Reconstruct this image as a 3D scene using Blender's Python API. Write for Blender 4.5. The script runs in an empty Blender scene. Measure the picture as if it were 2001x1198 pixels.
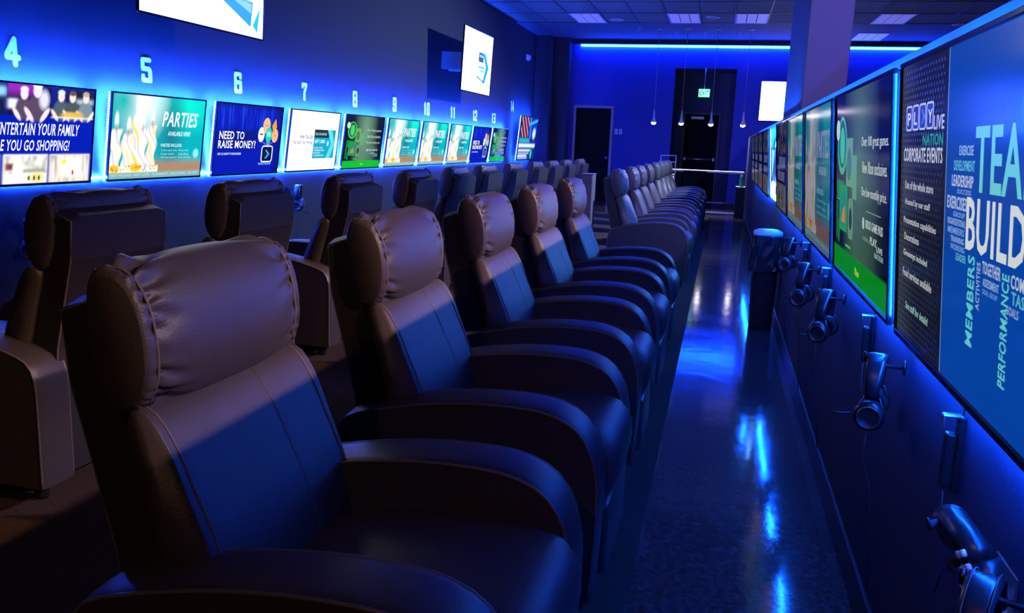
import bpy, bmesh, math, random
import numpy as np
from math import sin, cos, pi, radians, sqrt, exp
from mathutils import Vector, Matrix, Euler

random.seed(7)
SC = bpy.context.scene
COL = SC.collection
H = 1.32                      # camera height above the floor

# ---------------------------------------------------------------- camera
FPX, PITCH, YAW, ROLL = 1643.0, 0.1931, 0.2353, 0.0378
_fw = Vector((-sin(YAW) * cos(PITCH), cos(YAW) * cos(PITCH), -sin(PITCH)))
_rt = Vector((cos(YAW), sin(YAW), 0))
_up = _rt.cross(_fw)
_R = _rt * cos(ROLL) + _up * sin(ROLL)
_U = _up * cos(ROLL) - _rt * sin(ROLL)
cam_d = bpy.data.cameras.new('camera')
cam_d.sensor_width = 36.0
cam_d.lens = FPX / 2001.0 * 36.0
cam_d.clip_start = 0.05
cam_d.clip_end = 100
cam = bpy.data.objects.new('camera', cam_d)
M3 = Matrix((_R, _U, -_fw)).transposed()
cam.matrix_world = Matrix.Translation((0, 0, H)) @ M3.to_4x4()
COL.objects.link(cam)
SC.camera = cam

# ---------------------------------------------------------------- world, exposure
w = bpy.data.worlds.new('world')
SC.world = w
w.use_nodes = True
w.node_tree.nodes['Background'].inputs[0].default_value = (0.05, 0.07, 0.30, 1)
w.node_tree.nodes['Background'].inputs[1].default_value = 0.012
SC.view_settings.view_transform = 'Standard'
SC.view_settings.look = 'None'
SC.view_settings.exposure = 0.0
SC.view_settings.gamma = 1.0
SC.view_settings.use_curve_mapping = False
SC.cycles.max_bounces = 5
SC.cycles.diffuse_bounces = 3
SC.cycles.glossy_bounces = 3
SC.cycles.sample_clamp_indirect = 4.0

LED_TV = 4000.0       # LED strips behind the left screens
LED_TV_R = 1050.0
LED_COVE = 220.0


def lamp(name, kind, loc, target, energy, color, size=0.1, spot=None, blend=0.5, sizey=None):
    d = bpy.data.lights.new(name, kind)
    d.energy = energy
    d.color = color
    if kind == 'AREA':
        d.size = size
        if sizey:
            d.shape = 'RECTANGLE'
            d.size_y = sizey
    else:
        d.shadow_soft_size = size
    if kind == 'SPOT':
        d.spot_size = spot
        d.spot_blend = blend
    o = bpy.data.objects.new(name, d)
    o.location = loc
    v = Vector(target) - Vector(loc)
    o.rotation_euler = v.to_track_quat('-Z', 'Y').to_euler()
    COL.objects.link(o)
    return o


# ceiling downlights of the neighbouring area, beyond the half-height partition
for yc, e in ((1.5, 1700), (3.3, 2500), (5.1, 2800)):          # a row of warm downlights ...
    y0 = yc - 0.9
    lamp('downlight_lamp', 'SPOT', (3.85, y0, 3.70), (0.95, y0 + 0.9 * 2.9 / 4.75, 0.70), e * 0.92, (1.0, 0.50, 0.25), 0.06, radians(49), 0.35)
for yc, e in ((1.9, 1700), (3.7, 3300), (5.5, 3800)):          # ... and a cooler row turned the other way
    y0 = yc + 1.3
    lamp('downlight_lamp', 'SPOT', (3.85, y0, 3.70), (0.95, y0 - 1.3 * 2.9 / 4.75, 0.70), e, (0.90, 0.68, 1.0), 0.06, radians(43), 0.3)
# warm downlight over the entrance, behind the camera
lamp('downlight_lamp', 'SPOT', (-0.9, -2.2, 3.70), (-0.9, 0.6, 0.6), 160, (1.0, 0.50, 0.22), 0.08, radians(95), 0.8)
lamp('downlight_lamp', 'SPOT', (2.55, 12.6, 3.68), (-0.2, 12.2, 0.9), 4200, (0.50, 0.62, 1.0), 0.08, radians(110), 0.6)
# downlight further along, washing the square column
lamp('downlight_lamp', 'SPOT', (1.6, 4.4, 3.68), (0.8, 8.0, 2.4), 2400, (0.30, 0.22, 1.0), 0.08, radians(60), 0.8)

for _x in (-1.451, -0.889, -0.293, 0.338):      # the pendants' own light
    lamp('pendant_light', 'SPOT', (_x, 18.0, 1.775), (_x, 18.0, 0.0), 110, (1.0, 0.90, 1.0), 0.03, radians(100), 0.8)

# ---------------------------------------------------------------- materials


def srgb(c):
    return tuple((x / 12.92 if x <= 0.04045 else ((x + 0.055) / 1.055) ** 2.4) for x in c)


def h255(r, g, b):
    return srgb((r / 255, g / 255, b / 255))


MATS = {}


def mat(name, base, rough=0.5, metal=0.0, noise=None, bump=None, spec=0.5, emit=None, estr=0, coat=0):
    if name in MATS:
        return MATS[name]
    m = bpy.data.materials.new(name)
    m.use_nodes = True
    nt = m.node_tree
    b = nt.nodes['Principled BSDF']
    b.inputs['Base Color'].default_value = (*base, 1)
    b.inputs['Roughness'].default_value = rough
    b.inputs['Metallic'].default_value = metal
    b.inputs['Specular IOR Level'].default_value = spec
    b.inputs['Coat Weight'].default_value = coat
    if emit:
        b.inputs['Emission Color'].default_value = (*emit, 1)
        b.inputs['Emission Strength'].default_value = estr
    tc = nt.nodes.new('ShaderNodeTexCoord')
    if noise:
        sc, amt = noise
        n = nt.nodes.new('ShaderNodeTexNoise')
        n.inputs['Scale'].default_value = sc
        n.inputs['Detail'].default_value = 4
        nt.links.new(tc.outputs['Object'], n.inputs['Vector'])
        mx = nt.nodes.new('ShaderNodeMix')
        mx.data_type = 'RGBA'
        mx.inputs[6].default_value = (*[x * (1 - amt) for x in base], 1)
        mx.inputs[7].default_value = (*[min(1, x * (1 + amt)) for x in base], 1)
        nt.links.new(n.outputs['Fac'], mx.inputs[0])
        nt.links.new(mx.outputs[2], b.inputs['Base Color'])
    if bump:
        sc, st = bump
        n2 = nt.nodes.new('ShaderNodeTexNoise')
        n2.inputs['Scale'].default_value = sc
        n2.inputs['Detail'].default_value = 3
        nt.links.new(tc.outputs['Object'], n2.inputs['Vector'])
        bp = nt.nodes.new('ShaderNodeBump')
        bp.inputs['Strength'].default_value = st
        bp.inputs['Distance'].default_value = 0.004
        nt.links.new(n2.outputs['Fac'], bp.inputs['Height'])
        nt.links.new(bp.outputs[0], b.inputs['Normal'])
    MATS[name] = m
    return m


LEATHER = mat('black_leather', (0.045, 0.040, 0.045), 0.42, noise=(9, 0.15), bump=(260, 0.25), spec=0.36)
LEATHER_BACK = mat('black_leather_panel', (0.020, 0.019, 0.022), 0.5, noise=(7, 0.2), bump=(180, 0.3), spec=0.4)
WELT = mat('leather_piping', (0.11, 0.095, 0.09), 0.35, bump=(300, 0.2))
THREAD = mat('seam_thread', (0.10, 0.085, 0.075), 0.6, noise=(40, 0.2))
PLASTIC = mat('black_plastic', (0.012, 0.012, 0.014), 0.32, noise=(30, 0.2))
SOFTBLACK = mat('ear_pad_foam', (0.02, 0.018, 0.02), 0.7, bump=(400, 0.4))
METAL = mat('brushed_metal', (0.55, 0.55, 0.58), 0.3, 0.9, noise=(20, 0.1))
BEZEL = mat('gloss_black_bezel', (0.008, 0.008, 0.010), 0.12, noise=(10, 0.2))
WALLP = mat('painted_wall', (0.040, 0.044, 0.060), 0.9, noise=(2.5, 0.08), bump=(140, 0.25), spec=0.08)
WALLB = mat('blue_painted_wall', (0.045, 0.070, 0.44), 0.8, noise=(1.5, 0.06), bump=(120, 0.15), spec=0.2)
WALLR = mat('partition_paint', (0.030, 0.034, 0.085), 0.6, noise=(3, 0.08), bump=(140, 0.2), spec=0.3)
COLUMNP = mat('column_paint', (0.075, 0.07, 0.10), 0.7, noise=(2, 0.06), bump=(120, 0.15), spec=0.2)
DARKP = mat('dark_paint', (0.02, 0.02, 0.03), 0.6, noise=(3, 0.1), spec=0.3)
TRIMP = mat('door_casing_paint', (0.30, 0.30, 0.38), 0.45, noise=(4, 0.05))
NUMP = mat('white_number_vinyl', (0.85, 0.85, 0.85), 0.5, noise=(20, 0.03))
TILE = mat('ceiling_tile_board', (0.20, 0.20, 0.20), 0.9, noise=(25, 0.15), bump=(90, 0.4), spec=0.1)
GRID = mat('ceiling_grid_metal', (0.05, 0.05, 0.06), 0.5, noise=(20, 0.1))
DIFF = mat('light_panel_diffuser', (0.6, 0.6, 0.75), 0.5, noise=(60, 0.1), emit=(0.30, 0.28, 0.9), estr=0.32)
WHITEP = mat('white_plastic', (0.75, 0.75, 0.78), 0.4, noise=(20, 0.04))
WHITETOP = mat('white_counter_laminate', (0.8, 0.8, 0.85), 0.3, noise=(8, 0.04))
BASEB = mat('baseboard_rubber', (0.03, 0.03, 0.04), 0.3, noise=(12, 0.1))
CABLE = mat('cable_rubber', (0.03, 0.03, 0.035), 0.35, noise=(30, 0.1))
BAG = mat('black_bin_bag', (0.02, 0.02, 0.025), 0.22, bump=(40, 0.9))
BINP = mat('grey_bin_plastic', (0.012, 0.012, 0.014), 0.4, noise=(10, 0.1))
LIDP = mat('pale_bin_lid', (0.6, 0.7, 0.8), 0.35, noise=(12, 0.08))
LEDTV = mat('blue_led_strip', (0.02, 0.05, 0.5), 0.4, noise=(50, 0.1), emit=(0.008, 0.058, 1.0), estr=LED_TV)
LEDEND = mat('blue_led_strip_weak', (0.02, 0.05, 0.5), 0.4, noise=(50, 0.1), emit=(0.008, 0.060, 1.0), estr=1300)
DOORM = mat('dark_door_paint', (0.006, 0.006, 0.008), 0.8, noise=(3, 0.1), spec=0.1)
LEDTVR = mat('blue_led_strip_partition', (0.02, 0.05, 0.5), 0.4, noise=(50, 0.1), emit=(0.004, 0.10, 1.0), estr=LED_TV_R)
LEDDOT = mat('led_bead', (0.5, 0.6, 0.9), 0.4, noise=(50, 0.1), emit=(0.35, 0.65, 1.0), estr=30)
COVE = mat('cove_led', (0.1, 0.3, 0.6), 0.4, noise=(50, 0.1), emit=(0.003, 0.045, 1.0), estr=LED_COVE)
BULB = mat('pendant_bulb', (0.9, 0.9, 0.9), 0.3, noise=(50, 0.02), emit=(1.0, 0.92, 1.0), estr=30)
GREENL = mat('exit_green', (0.02, 0.5, 0.15), 0.4, noise=(50, 0.02), emit=(0.02, 0.75, 0.18), estr=1.6)
WHITEL = mat('exit_face', (0.5, 0.9, 0.8), 0.4, noise=(50, 0.02), emit=(0.45, 1.0, 0.85), estr=1.4)
SPARK = mat('strobe_lens', (0.5, 0.6, 0.9), 0.1, noise=(50, 0.02), coat=0.5)


def floor_mat():
    m = bpy.data.materials.new('polished_floor')
    m.use_nodes = True
    nt = m.node_tree
    b = nt.nodes['Principled BSDF']
    tc = nt.nodes.new('ShaderNodeTexCoord')
    n = nt.nodes.new('ShaderNodeTexNoise')
    n.inputs['Scale'].default_value = 45
    n.inputs['Detail'].default_value = 6
    nt.links.new(tc.outputs['Object'], n.inputs['Vector'])
    cr = nt.nodes.new('ShaderNodeValToRGB')
    cr.color_ramp.elements[0].position = 0.35
    cr.color_ramp.elements[0].color = (0.02, 0.018, 0.022, 1)
    cr.color_ramp.elements[1].position = 0.7
    cr.color_ramp.elements[1].color = (0.085, 0.07, 0.075, 1)
    nt.links.new(n.outputs['Fac'], cr.inputs[0])
    nt.links.new(cr.outputs[0], b.inputs['Base Color'])
    n2 = nt.nodes.new('ShaderNodeTexNoise')
    n2.inputs['Scale'].default_value = 3.0
    n2.inputs['Detail'].default_value = 5
    nt.links.new(tc.outputs['Object'], n2.inputs['Vector'])
    mr = nt.nodes.new('ShaderNodeMapRange')
    mr.inputs['To Min'].default_value = 0.05
    mr.inputs['To Max'].default_value = 0.15
    nt.links.new(n2.outputs['Fac'], mr.inputs['Value'])
    nt.links.new(mr.outputs[0], b.inputs['Roughness'])
    n3 = nt.nodes.new('ShaderNodeTexNoise')
    n3.inputs['Scale'].default_value = 5.0
    n3.inputs['Detail'].default_value = 2
    nt.links.new(tc.outputs['Object'], n3.inputs['Vector'])
    bp = nt.nodes.new('ShaderNodeBump')
    bp.inputs['Strength'].default_value = 0.12
    bp.inputs['Distance'].default_value = 0.01
    nt.links.new(n3.outputs['Fac'], bp.inputs['Height'])
    nt.links.new(bp.outputs[0], b.inputs['Normal'])
    b.inputs['Specular IOR Level'].default_value = 0.6
    return m


FLOORM = floor_mat()
CARPETM = mat('speckled_carpet', (0.055, 0.038, 0.032), 0.95, noise=(120, 0.7), bump=(300, 0.9), spec=0.1)


def screen_mat(name, strength, rough=0.25):
    """a display panel: emits the colours of the picture it shows"""
    m = bpy.data.materials.new(name)
    m.use_nodes = True
    nt = m.node_tree
    b = nt.nodes['Principled BSDF']
    b.inputs['Base Color'].default_value = (0.005, 0.005, 0.006, 1)
    b.inputs['Roughness'].default_value = rough
    a = nt.nodes.new('ShaderNodeAttribute')
    a.attribute_name = 'col'
    nt.links.new(a.outputs['Color'], b.inputs['Emission Color'])
    b.inputs['Emission Strength'].default_value = strength
    return m


SCR = screen_mat('screen_bright', 1.3)
SCR_HI = screen_mat('screen_glare', 3.0)
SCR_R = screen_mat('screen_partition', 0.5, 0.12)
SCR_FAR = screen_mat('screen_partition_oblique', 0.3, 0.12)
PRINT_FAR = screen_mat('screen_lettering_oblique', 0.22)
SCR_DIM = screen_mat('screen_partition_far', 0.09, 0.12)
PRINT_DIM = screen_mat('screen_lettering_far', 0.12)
PRINT = screen_mat('screen_lettering', 1.15)
PRINT_R = screen_mat('screen_lettering_partition', 0.8)

# ---------------------------------------------------------------- mesh helpers


def mesh_obj(name, verts, faces, m, parent=None, smooth=False, loc=None, rot=None):
    me = bpy.data.meshes.new(name)
    me.from_pydata([tuple(v) for v in verts], [], faces)
    me.validate()
    if smooth:
        me.polygons.foreach_set('use_smooth', [True] * len(me.polygons))
    if m:
        me.materials.append(m)
    o = bpy.data.objects.new(name, me)
    COL.objects.link(o)
    if parent:
        o.parent = parent
    if loc:
        o.location = loc
    if rot:
        o.rotation_euler = rot
    return o


def bm_obj(name, bm, m, parent=None, smooth=False, recalc=True):
    if recalc:
        bmesh.ops.recalc_face_normals(bm, faces=bm.faces)
    me = bpy.data.meshes.new(name)
    bm.to_mesh(me)
    bm.free()
    if smooth:
        me.polygons.foreach_set('use_smooth', [True] * len(me.polygons))
    if m:
        me.materials.append(m)
    o = bpy.data.objects.new(name, me)
    COL.objects.link(o)
    if parent:
        o.parent = parent
    return o


def box(bm, x0, x1, y0, y1, z0, z1, bev=0.0, seg=2):
    vs = [bm.verts.new(p) for p in ((x0, y0, z0), (x1, y0, z0), (x1, y1, z0), (x0, y1, z0),
                                    (x0, y0, z1), (x1, y0, z1), (x1, y1, z1), (x0, y1, z1))]
    fs = []
    for f in ((0, 3, 2, 1), (4, 5, 6, 7), (0, 1, 5, 4), (1, 2, 6, 5), (2, 3, 7, 6), (3, 0, 4, 7)):
        fs.append(bm.faces.new([vs[i] for i in f]))
    if bev > 0:
        es = {e for f in fs for e in f.edges}
        bmesh.ops.bevel(bm, geom=list(es), offset=bev, segments=seg, profile=0.5, affect='EDGES')
    return bm


def nb():
    return bmesh.new()


def tube(bm, pts, r, n=8, closed=False, cap=True):
    pts = [Vector(p) for p in pts]
    rings = []
    N = len(pts)
    prev = None
    for i, p in enumerate(pts):
        a = pts[(i - 1) % N] if (closed or i > 0) else p
        b = pts[(i + 1) % N] if (closed or i < N - 1) else p
        t = (b - a).normalized()
        if prev is None:
            ref = Vector((0, 0, 1)) if abs(t.z) < 0.9 else Vector((1, 0, 0))
            u = t.cross(ref).normalized()
        else:
            u = (prev - t * prev.dot(t)).normalized()
        prev = u
        v = t.cross(u)
        rr = r[i] if isinstance(r, (list, tuple)) else r
        rings.append([bm.verts.new(p + (u * cos(2 * pi * k / n) + v * sin(2 * pi * k / n)) * rr) for k in range(n)])
    M = N if closed else N - 1
    for i in range(M):
        A, B = rings[i], rings[(i + 1) % N]
        for k in range(n):
            bm.faces.new((A[k], A[(k + 1) % n], B[(k + 1) % n], B[k]))
    if cap and not closed:
        bm.faces.new(rings[0][::-1])
        bm.faces.new(rings[-1])
    return bm


def lathe(bm, prof, n=16, center=(0, 0, 0), axis='z'):
    """prof: list of (r, h)"""
    rings = []
    cx, cy, cz = center
    for r, h in prof:
        ring = []
        for k in range(n):
            a = 2 * pi * k / n
            p = (r * cos(a), r * sin(a), h)
            if axis == 'y':
                p = (p[0], p[2], p[1])
            elif axis == 'x':
                p = (p[2], p[0], p[1])
            ring.append(bm.verts.new((cx + p[0], cy + p[1], cz + p[2])))
        rings.append(ring)
    for A, B in zip(rings, rings[1:]):
        for k in range(n):
            bm.faces.new((A[k], A[(k + 1) % n], B[(k + 1) % n], B[k]))
    bm.faces.new(rings[0][::-1])
    bm.faces.new(rings[-1])
    return bm


def catmull(pts, n, closed=True):
    """resample a polyline of control points to n points evenly along a Catmull-Rom curve"""
    P = np.array(pts, float)
    N = len(P)
    out = []
    seg = 16
    rng = N if closed else N - 1
    for i in range(rng):
        if closed:
            p0, p1, p2, p3 = P[(i - 1) % N], P[i], P[(i + 1) % N], P[(i + 2) % N]
        else:
            p0, p1, p2, p3 = P[max(i - 1, 0)], P[i], P[i + 1], P[min(i + 2, N - 1)]
        for k in range(seg):
            t = k / seg
            out.append(0.5 * ((2 * p1) + (-p0 + p2) * t + (2 * p0 - 5 * p1 + 4 * p2 - p3) * t * t +
                              (-p0 + 3 * p1 - 3 * p2 + p3) * t ** 3))
    if not closed:
        out.append(P[-1])
    out = np.array(out)
    Q = np.vstack([out, out[:1]]) if closed else out
    d = np.r_[0, np.cumsum(np.linalg.norm(np.diff(Q, axis=0), axis=1))]
    s = np.linspace(0, d[-1], n, endpoint=not closed)
    return np.stack([np.interp(s, d, Q[:, k]) for k in range(Q.shape[1])], 1)


def loft_y(sec, ys, fn):
    """closed xz section lofted along y; fn(k, theta_frac, y, point, centre) -> (x, y, z)"""
    n = len(sec)
    c = sec.mean(0)
    verts, faces = [], []
    for y in ys:
        for k in range(n):
            verts.append(fn(k, k / n, y, sec[k], c))
    for i in range(len(ys) - 1):
        for k in range(n):
            a = i * n + k
            b = i * n + (k + 1) % n
            faces.append((a, b, b + n, a + n))
    faces.append(tuple(range(n))[::-1])
    L = (len(ys) - 1) * n
    faces.append(tuple(L + k for k in range(n)))
    return verts, faces


def fix(o):
    bm = nb()
    bm.from_mesh(o.data)
    bmesh.ops.recalc_face_normals(bm, faces=bm.faces)
    bm.to_mesh(o.data)
    bm.free()
    return o


def tag(o, label=None, cat=None, group=None, kind=None):
    if label:
        o['label'] = label
    if cat:
        o['category'] = cat
    if group:
        o['group'] = group
    if kind:
        o['kind'] = kind
    return o


def empty(name, loc, rot=(0, 0, 0)):
    o = bpy.data.objects.new(name, None)
    o.empty_display_size = 0.1
    o.location = loc
    o.rotation_euler = rot
    COL.objects.link(o)
    return o


def kids(o):
    return [c for c in bpy.data.objects if c.parent == o]


def copy_tree(o, parent=None, table=None):
    c = o.copy()
    COL.objects.link(c)
    if parent:
        c.parent = parent
    for ch in table[o.name] if table else kids(o):
        copy_tree(ch, c, table)
    return c


def struct(o):
    o['kind'] = 'structure'
    return o


def solid(name, x0, x1, y0, y1, z0, z1, m, parent=None, bev=0.0):
    return bm_obj(name, box(nb(), x0, x1, y0, y1, z0, z1, bev), m, parent)

# ---------------------------------------------------------------- room shell
XL, XR = -4.27, 0.49           # faces of the left wall and of the partition
YB = 20.0                      # back wall
ZC = 2.37 + H                  # ceiling
struct(solid('floor', XL - 0.3, 6.3, -4, YB + 1.6, -0.12, 0.0, FLOORM))
ca = struct(solid('floor_carpet', XL, -0.17, -4, 17.0, 0.0, 0.006, CARPETM))
struct(solid('wall_left', XL - 0.2, XL, -4, 19.3, 0, ZC + 0.1, WALLP))
struct(solid('wall_behind', XL, 6.3, -4.2, -4.0, 0, ZC, DARKP))
struct(solid('wall_far_right', 6.1, 6.3, -4.0, YB, 0, ZC, WALLP))
struct(solid('trim_1', XL, -3.93, 19.2, 19.6, 0, ZC, WALLP))           # stepped return at the end of the left wall
struct(solid('trim_2', XL, -3.58, 19.6, YB, 0, ZC, WALLP))
# back wall with the deep doorway cut out
DX0, DX1, DZ = -1.20, 0.155, 1.78 + H
wb = nb()
box(wb, -4.5, DX0, YB, YB + 0.2, 0, ZC)
box(wb, DX1, 6.3, YB, YB + 0.2, 0, ZC)
box(wb, DX0, DX1, YB, YB + 0.2, DZ, ZC)
struct(bm_obj('wall_back', wb, WALLB))
rc = nb()
box(rc, DX0 - 0.1, DX0, YB + 0.2, YB + 1.2, 0, DZ + 0.1)
box(rc, DX1, DX1 + 0.1, YB + 0.2, YB + 1.2, 0, DZ + 0.1)
box(rc, DX0 - 0.1, DX1 + 0.1, YB + 0.2, YB + 1.2, DZ, DZ + 0.1)
box(rc, DX0 - 0.1, DX1 + 0.1, YB + 1.1, YB + 1.3, 0, DZ + 0.1)
struct(bm_obj('wall_recess', rc, mat('recess_paint', (0.05, 0.055, 0.12), 0.8, noise=(3, 0.1), spec=0.1)))
# half-height partition carrying the right-hand row of screens
struct(solid('wall_partition', XR, XR + 0.13, -3.0, 18.6, 0, 0.288 + H, WALLR))
struct(solid('baseboard_partition', XR - 0.012, XR, -3.0, 18.6, 0, 0.115, BASEB, bev=0.003))
struct(solid('baseboard_left', XL, XL + 0.012, -4.0, 19.2, 0, 0.115, BASEB, bev=0.003))
struct(solid('baseboard_back', -3.58, DX0, YB - 0.012, YB, 0, 0.115, BASEB, bev=0.003))
struct(solid('trim_3', DX1, 0.6, YB - 0.012, YB, 0, 0.115, BASEB, bev=0.003))
# flat metal threshold strips across the aisle
struct(solid('trim_4', -0.42, 0.47, 17.75, 17.83, 0.0, 0.012, METAL, bev=0.003))
struct(solid('trim_5', -0.42, 0.47, 18.55, 18.63, 0.0, 0.012, METAL, bev=0.003))
# square column beyond the partition
struct(solid('wall_column', 0.63, 0.99, 8.0, 10.3, 0, ZC, COLUMNP, bev=0.01))

# ceiling: slab, hung tile grid with single tiles, plain dropped part by the back wall
ceil = struct(solid('ceiling', -4.5, 6.3, -4, YB + 0.2, ZC + 0.05, ZC + 0.2, DARKP))
grid = nb()
TX0, TY0, NX, NY = -4.2, 11.2, 17, 5
for i in range(NX + 1):
    x = TX0 + i * 0.6
    box(grid, x - 0.012, x + 0.012, TY0, TY0 + NY * 1.2, ZC - 0.004, ZC + 0.03)
for j in range(NY + 1):
    y = TY0 + j * 1.2
    box(grid, TX0, TX0 + NX * 0.6, y - 0.012, y + 0.012, ZC - 0.0045, ZC + 0.03)
g = bm_obj('ceiling_grid', grid, GRID, ceil)
LIGHT_CELLS = {(2, 4), (5, 4), (7, 4), (11, 4)}
tile_me = None
for i in range(NX):
    for j in range(NY):
        if (i, j) in LIGHT_CELLS:
            continue
        if tile_me is None:
            t = bm_obj('ceiling_tile', box(nb(), 0.016, 0.584, 0.016, 1.184, 0, 0.02, 0.004, 1), TILE, ceil)
            tile_me = t.data
        else:
            t = bpy.data.objects.new('ceiling_tile', tile_me)
            COL.objects.link(t)
            t.parent = ceil
        t.location = (TX0 + i * 0.6, TY0 + j * 1.2, ZC + random.uniform(0.0, 0.006))
# plain ceiling towards the back wall and near part
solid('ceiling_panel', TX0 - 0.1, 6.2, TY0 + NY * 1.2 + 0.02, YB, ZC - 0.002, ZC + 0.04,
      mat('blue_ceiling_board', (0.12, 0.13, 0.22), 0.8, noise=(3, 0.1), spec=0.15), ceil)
solid('ceiling_panel', TX0 - 0.1, 6.2, -4, TY0 - 0.02, ZC, ZC + 0.04, DARKP, ceil)

LP_LABELS = ['dim recessed light panel in the ceiling, leftmost, nearest the left wall',
             'dim recessed ceiling light panel left of the exit doorway, second from the left wall',
             'dim recessed light panel in the ceiling just left of the square column',
             'recessed light panel in the ceiling just right of the square column',
             'recessed ceiling light panel behind the column, closest to the glowing cove line']
cells = [(TX0 + i * 0.6, TY0 + j * 1.2) for (i, j) in sorted(LIGHT_CELLS)] + [(2.4, 18.45)]
for k, (x, y) in enumerate(cells):
    L = tag(empty('ceiling_light', (x + 0.3, y + 0.6, ZC - 0.006)), LP_LABELS[k], 'ceiling light', 'recessed ceiling light panels')
    f = nb()
    w2, l2 = 0.285, 0.585
    box(f, -w2, w2, -l2, -l2 + 0.025, -0.006, 0.02)
    box(f, -w2, w2, l2 - 0.025, l2, -0.006, 0.02)
    box(f, -w2, -w2 + 0.025, -l2 + 0.025, l2 - 0.025, -0.006, 0.02)
    box(f, w2 - 0.025, w2, -l2 + 0.025, l2 - 0.025, -0.006, 0.02)
    bm_obj('frame', f, WHITEP, L)
    for q in range(3):
        x0 = -w2 + 0.03 + q * 0.18
        bm_obj('diffuser', box(nb(), x0, x0 + 0.165, -l2 + 0.03, l2 - 0.03, 0.0, 0.01, 0.003, 1), DIFF, L)
# round ceiling speakers
for k, (x, y, lab) in enumerate([(-2.18, 16.78, 'round ceiling speaker right of the leftmost light panel'),
                                 (-0.38, 16.43, 'round ceiling speaker between two light panels left of the column'),
                                 (3.95, 17.26, 'round ceiling speaker at the far right, above the partition')]):
    sp = tag(empty('ceiling_speaker', (x, y, ZC)), lab, 'speaker', 'round ceiling speakers')
    bm_obj('rim', lathe(nb(), [(0.13, 0.0), (0.135, -0.012), (0.115, -0.02), (0.11, -0.01), (0.11, 0.0)], 24), WHITEP, sp, True)
    bm_obj('grille', lathe(nb(), [(0.109, -0.004), (0.09, -0.014), (0.02, -0.017)], 24), TRIMP, sp, True)
# small sprinkler heads
for k, (x, y, lab) in enumerate([(-1.85, 17.9, 'small sprinkler head left of the row near the cove'),
                                 (-1.15, 18.5, 'small sprinkler head on the blue-lit ceiling at the left of the doorway'),
                                 (-0.55, 18.5, 'small sprinkler head on the blue-lit ceiling strip, above the exit sign'),
                                 (0.12, 18.5, 'small sprinkler head on the blue-lit ceiling strip, right of the exit sign'),
                                 (0.78, 18.5, 'small sprinkler head on the blue-lit ceiling strip, nearest the column')]):
    sp = tag(empty('sprinkler_head', (x, y, ZC)), lab, 'sprinkler', 'ceiling sprinklers')
    bm_obj('escutcheon', lathe(nb(), [(0.035, 0.0), (0.03, -0.012), (0.012, -0.016)], 12), WHITEP, sp, True)
    bm_obj('deflector', lathe(nb(), [(0.006, -0.012), (0.006, -0.05), (0.022, -0.052), (0.022, -0.056)], 12), METAL, sp)

# cove with LED line on the back wall
struct(solid('trim_6', -3.5, 6.1, YB - 0.14, YB, ZC - 0.10, ZC - 0.002, DARKP, bev=0.004))
led = solid('cove_led_strip', -3.38, 6.0, YB - 0.055, YB - 0.02, ZC - 0.145, ZC - 0.105, COVE)
tag(led, 'long glowing cyan LED line along the top of the blue back wall', 'led strip')

# back door (left), dark, with pale casing
d1 = struct(empty('door_1', (-3.0, YB, 0)))
cz = nb()
box(cz, -0.48, -0.42, -0.03, 0.0, 0, 2.225, 0.004, 1)
box(cz, 0.40, 0.46, -0.03, 0.0, 0, 2.225, 0.004, 1)
box(cz, -0.42, 0.40, -0.03, 0.0, 2.165, 2.225, 0.004, 1)
bm_obj('casing', cz, TRIMP, d1)
solid('door_leaf', -0.42, 0.40, -0.018, -0.002, 0.01, 2.165, DOORM, d1)
kb = bm_obj('door_knob', lathe(nb(), [(0.03, -0.018), (0.03, -0.024), (0.012, -0.03), (0.012, -0.05), (0.028, -0.06), (0.03, -0.075), (0.012, -0.088)], 16, (0.34, 0, 1.04), 'y'), METAL, d1, True)
# double exit door in the recess
d2 = struct(empty('door_2', (-0.56, YB + 1.1, 0)))
cz = nb()
box(cz, -0.44, -0.39, -0.03, 0.0, 0, 2.18, 0.004, 1)
box(cz, 0.39, 0.44, -0.03, 0.0, 0, 2.18, 0.004, 1)
box(cz, -0.39, 0.39, -0.03, 0.0, 2.13, 2.18, 0.004, 1)
bm_obj('casing', cz, mat('dark_casing', (0.05, 0.05, 0.09), 0.5, noise=(4, 0.05)), d2)
solid('door_leaf', -0.388, 0.388, -0.02, -0.002, 0.01, 2.128, DOORM, d2)
solid('door_closer', -0.25, 0.05, -0.08, -0.02, 2.02, 2.08, METAL, d2, 0.006)
pb = bm_obj('push_bar', tube(nb(), [(-0.34, -0.09, 1.08), (0.34, -0.09, 1.08)], 0.02, 10), METAL, d2, True)
bb = nb()
box(bb, -0.37, -0.31, -0.11, -0.02, 1.04, 1.12, 0.008)
box(bb, 0.31, 0.37, -0.11, -0.02, 1.04, 1.12, 0.008)
bm_obj('bar_bracket', bb, METAL, d2)

# ---------------------------------------------------------------- recliner


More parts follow.
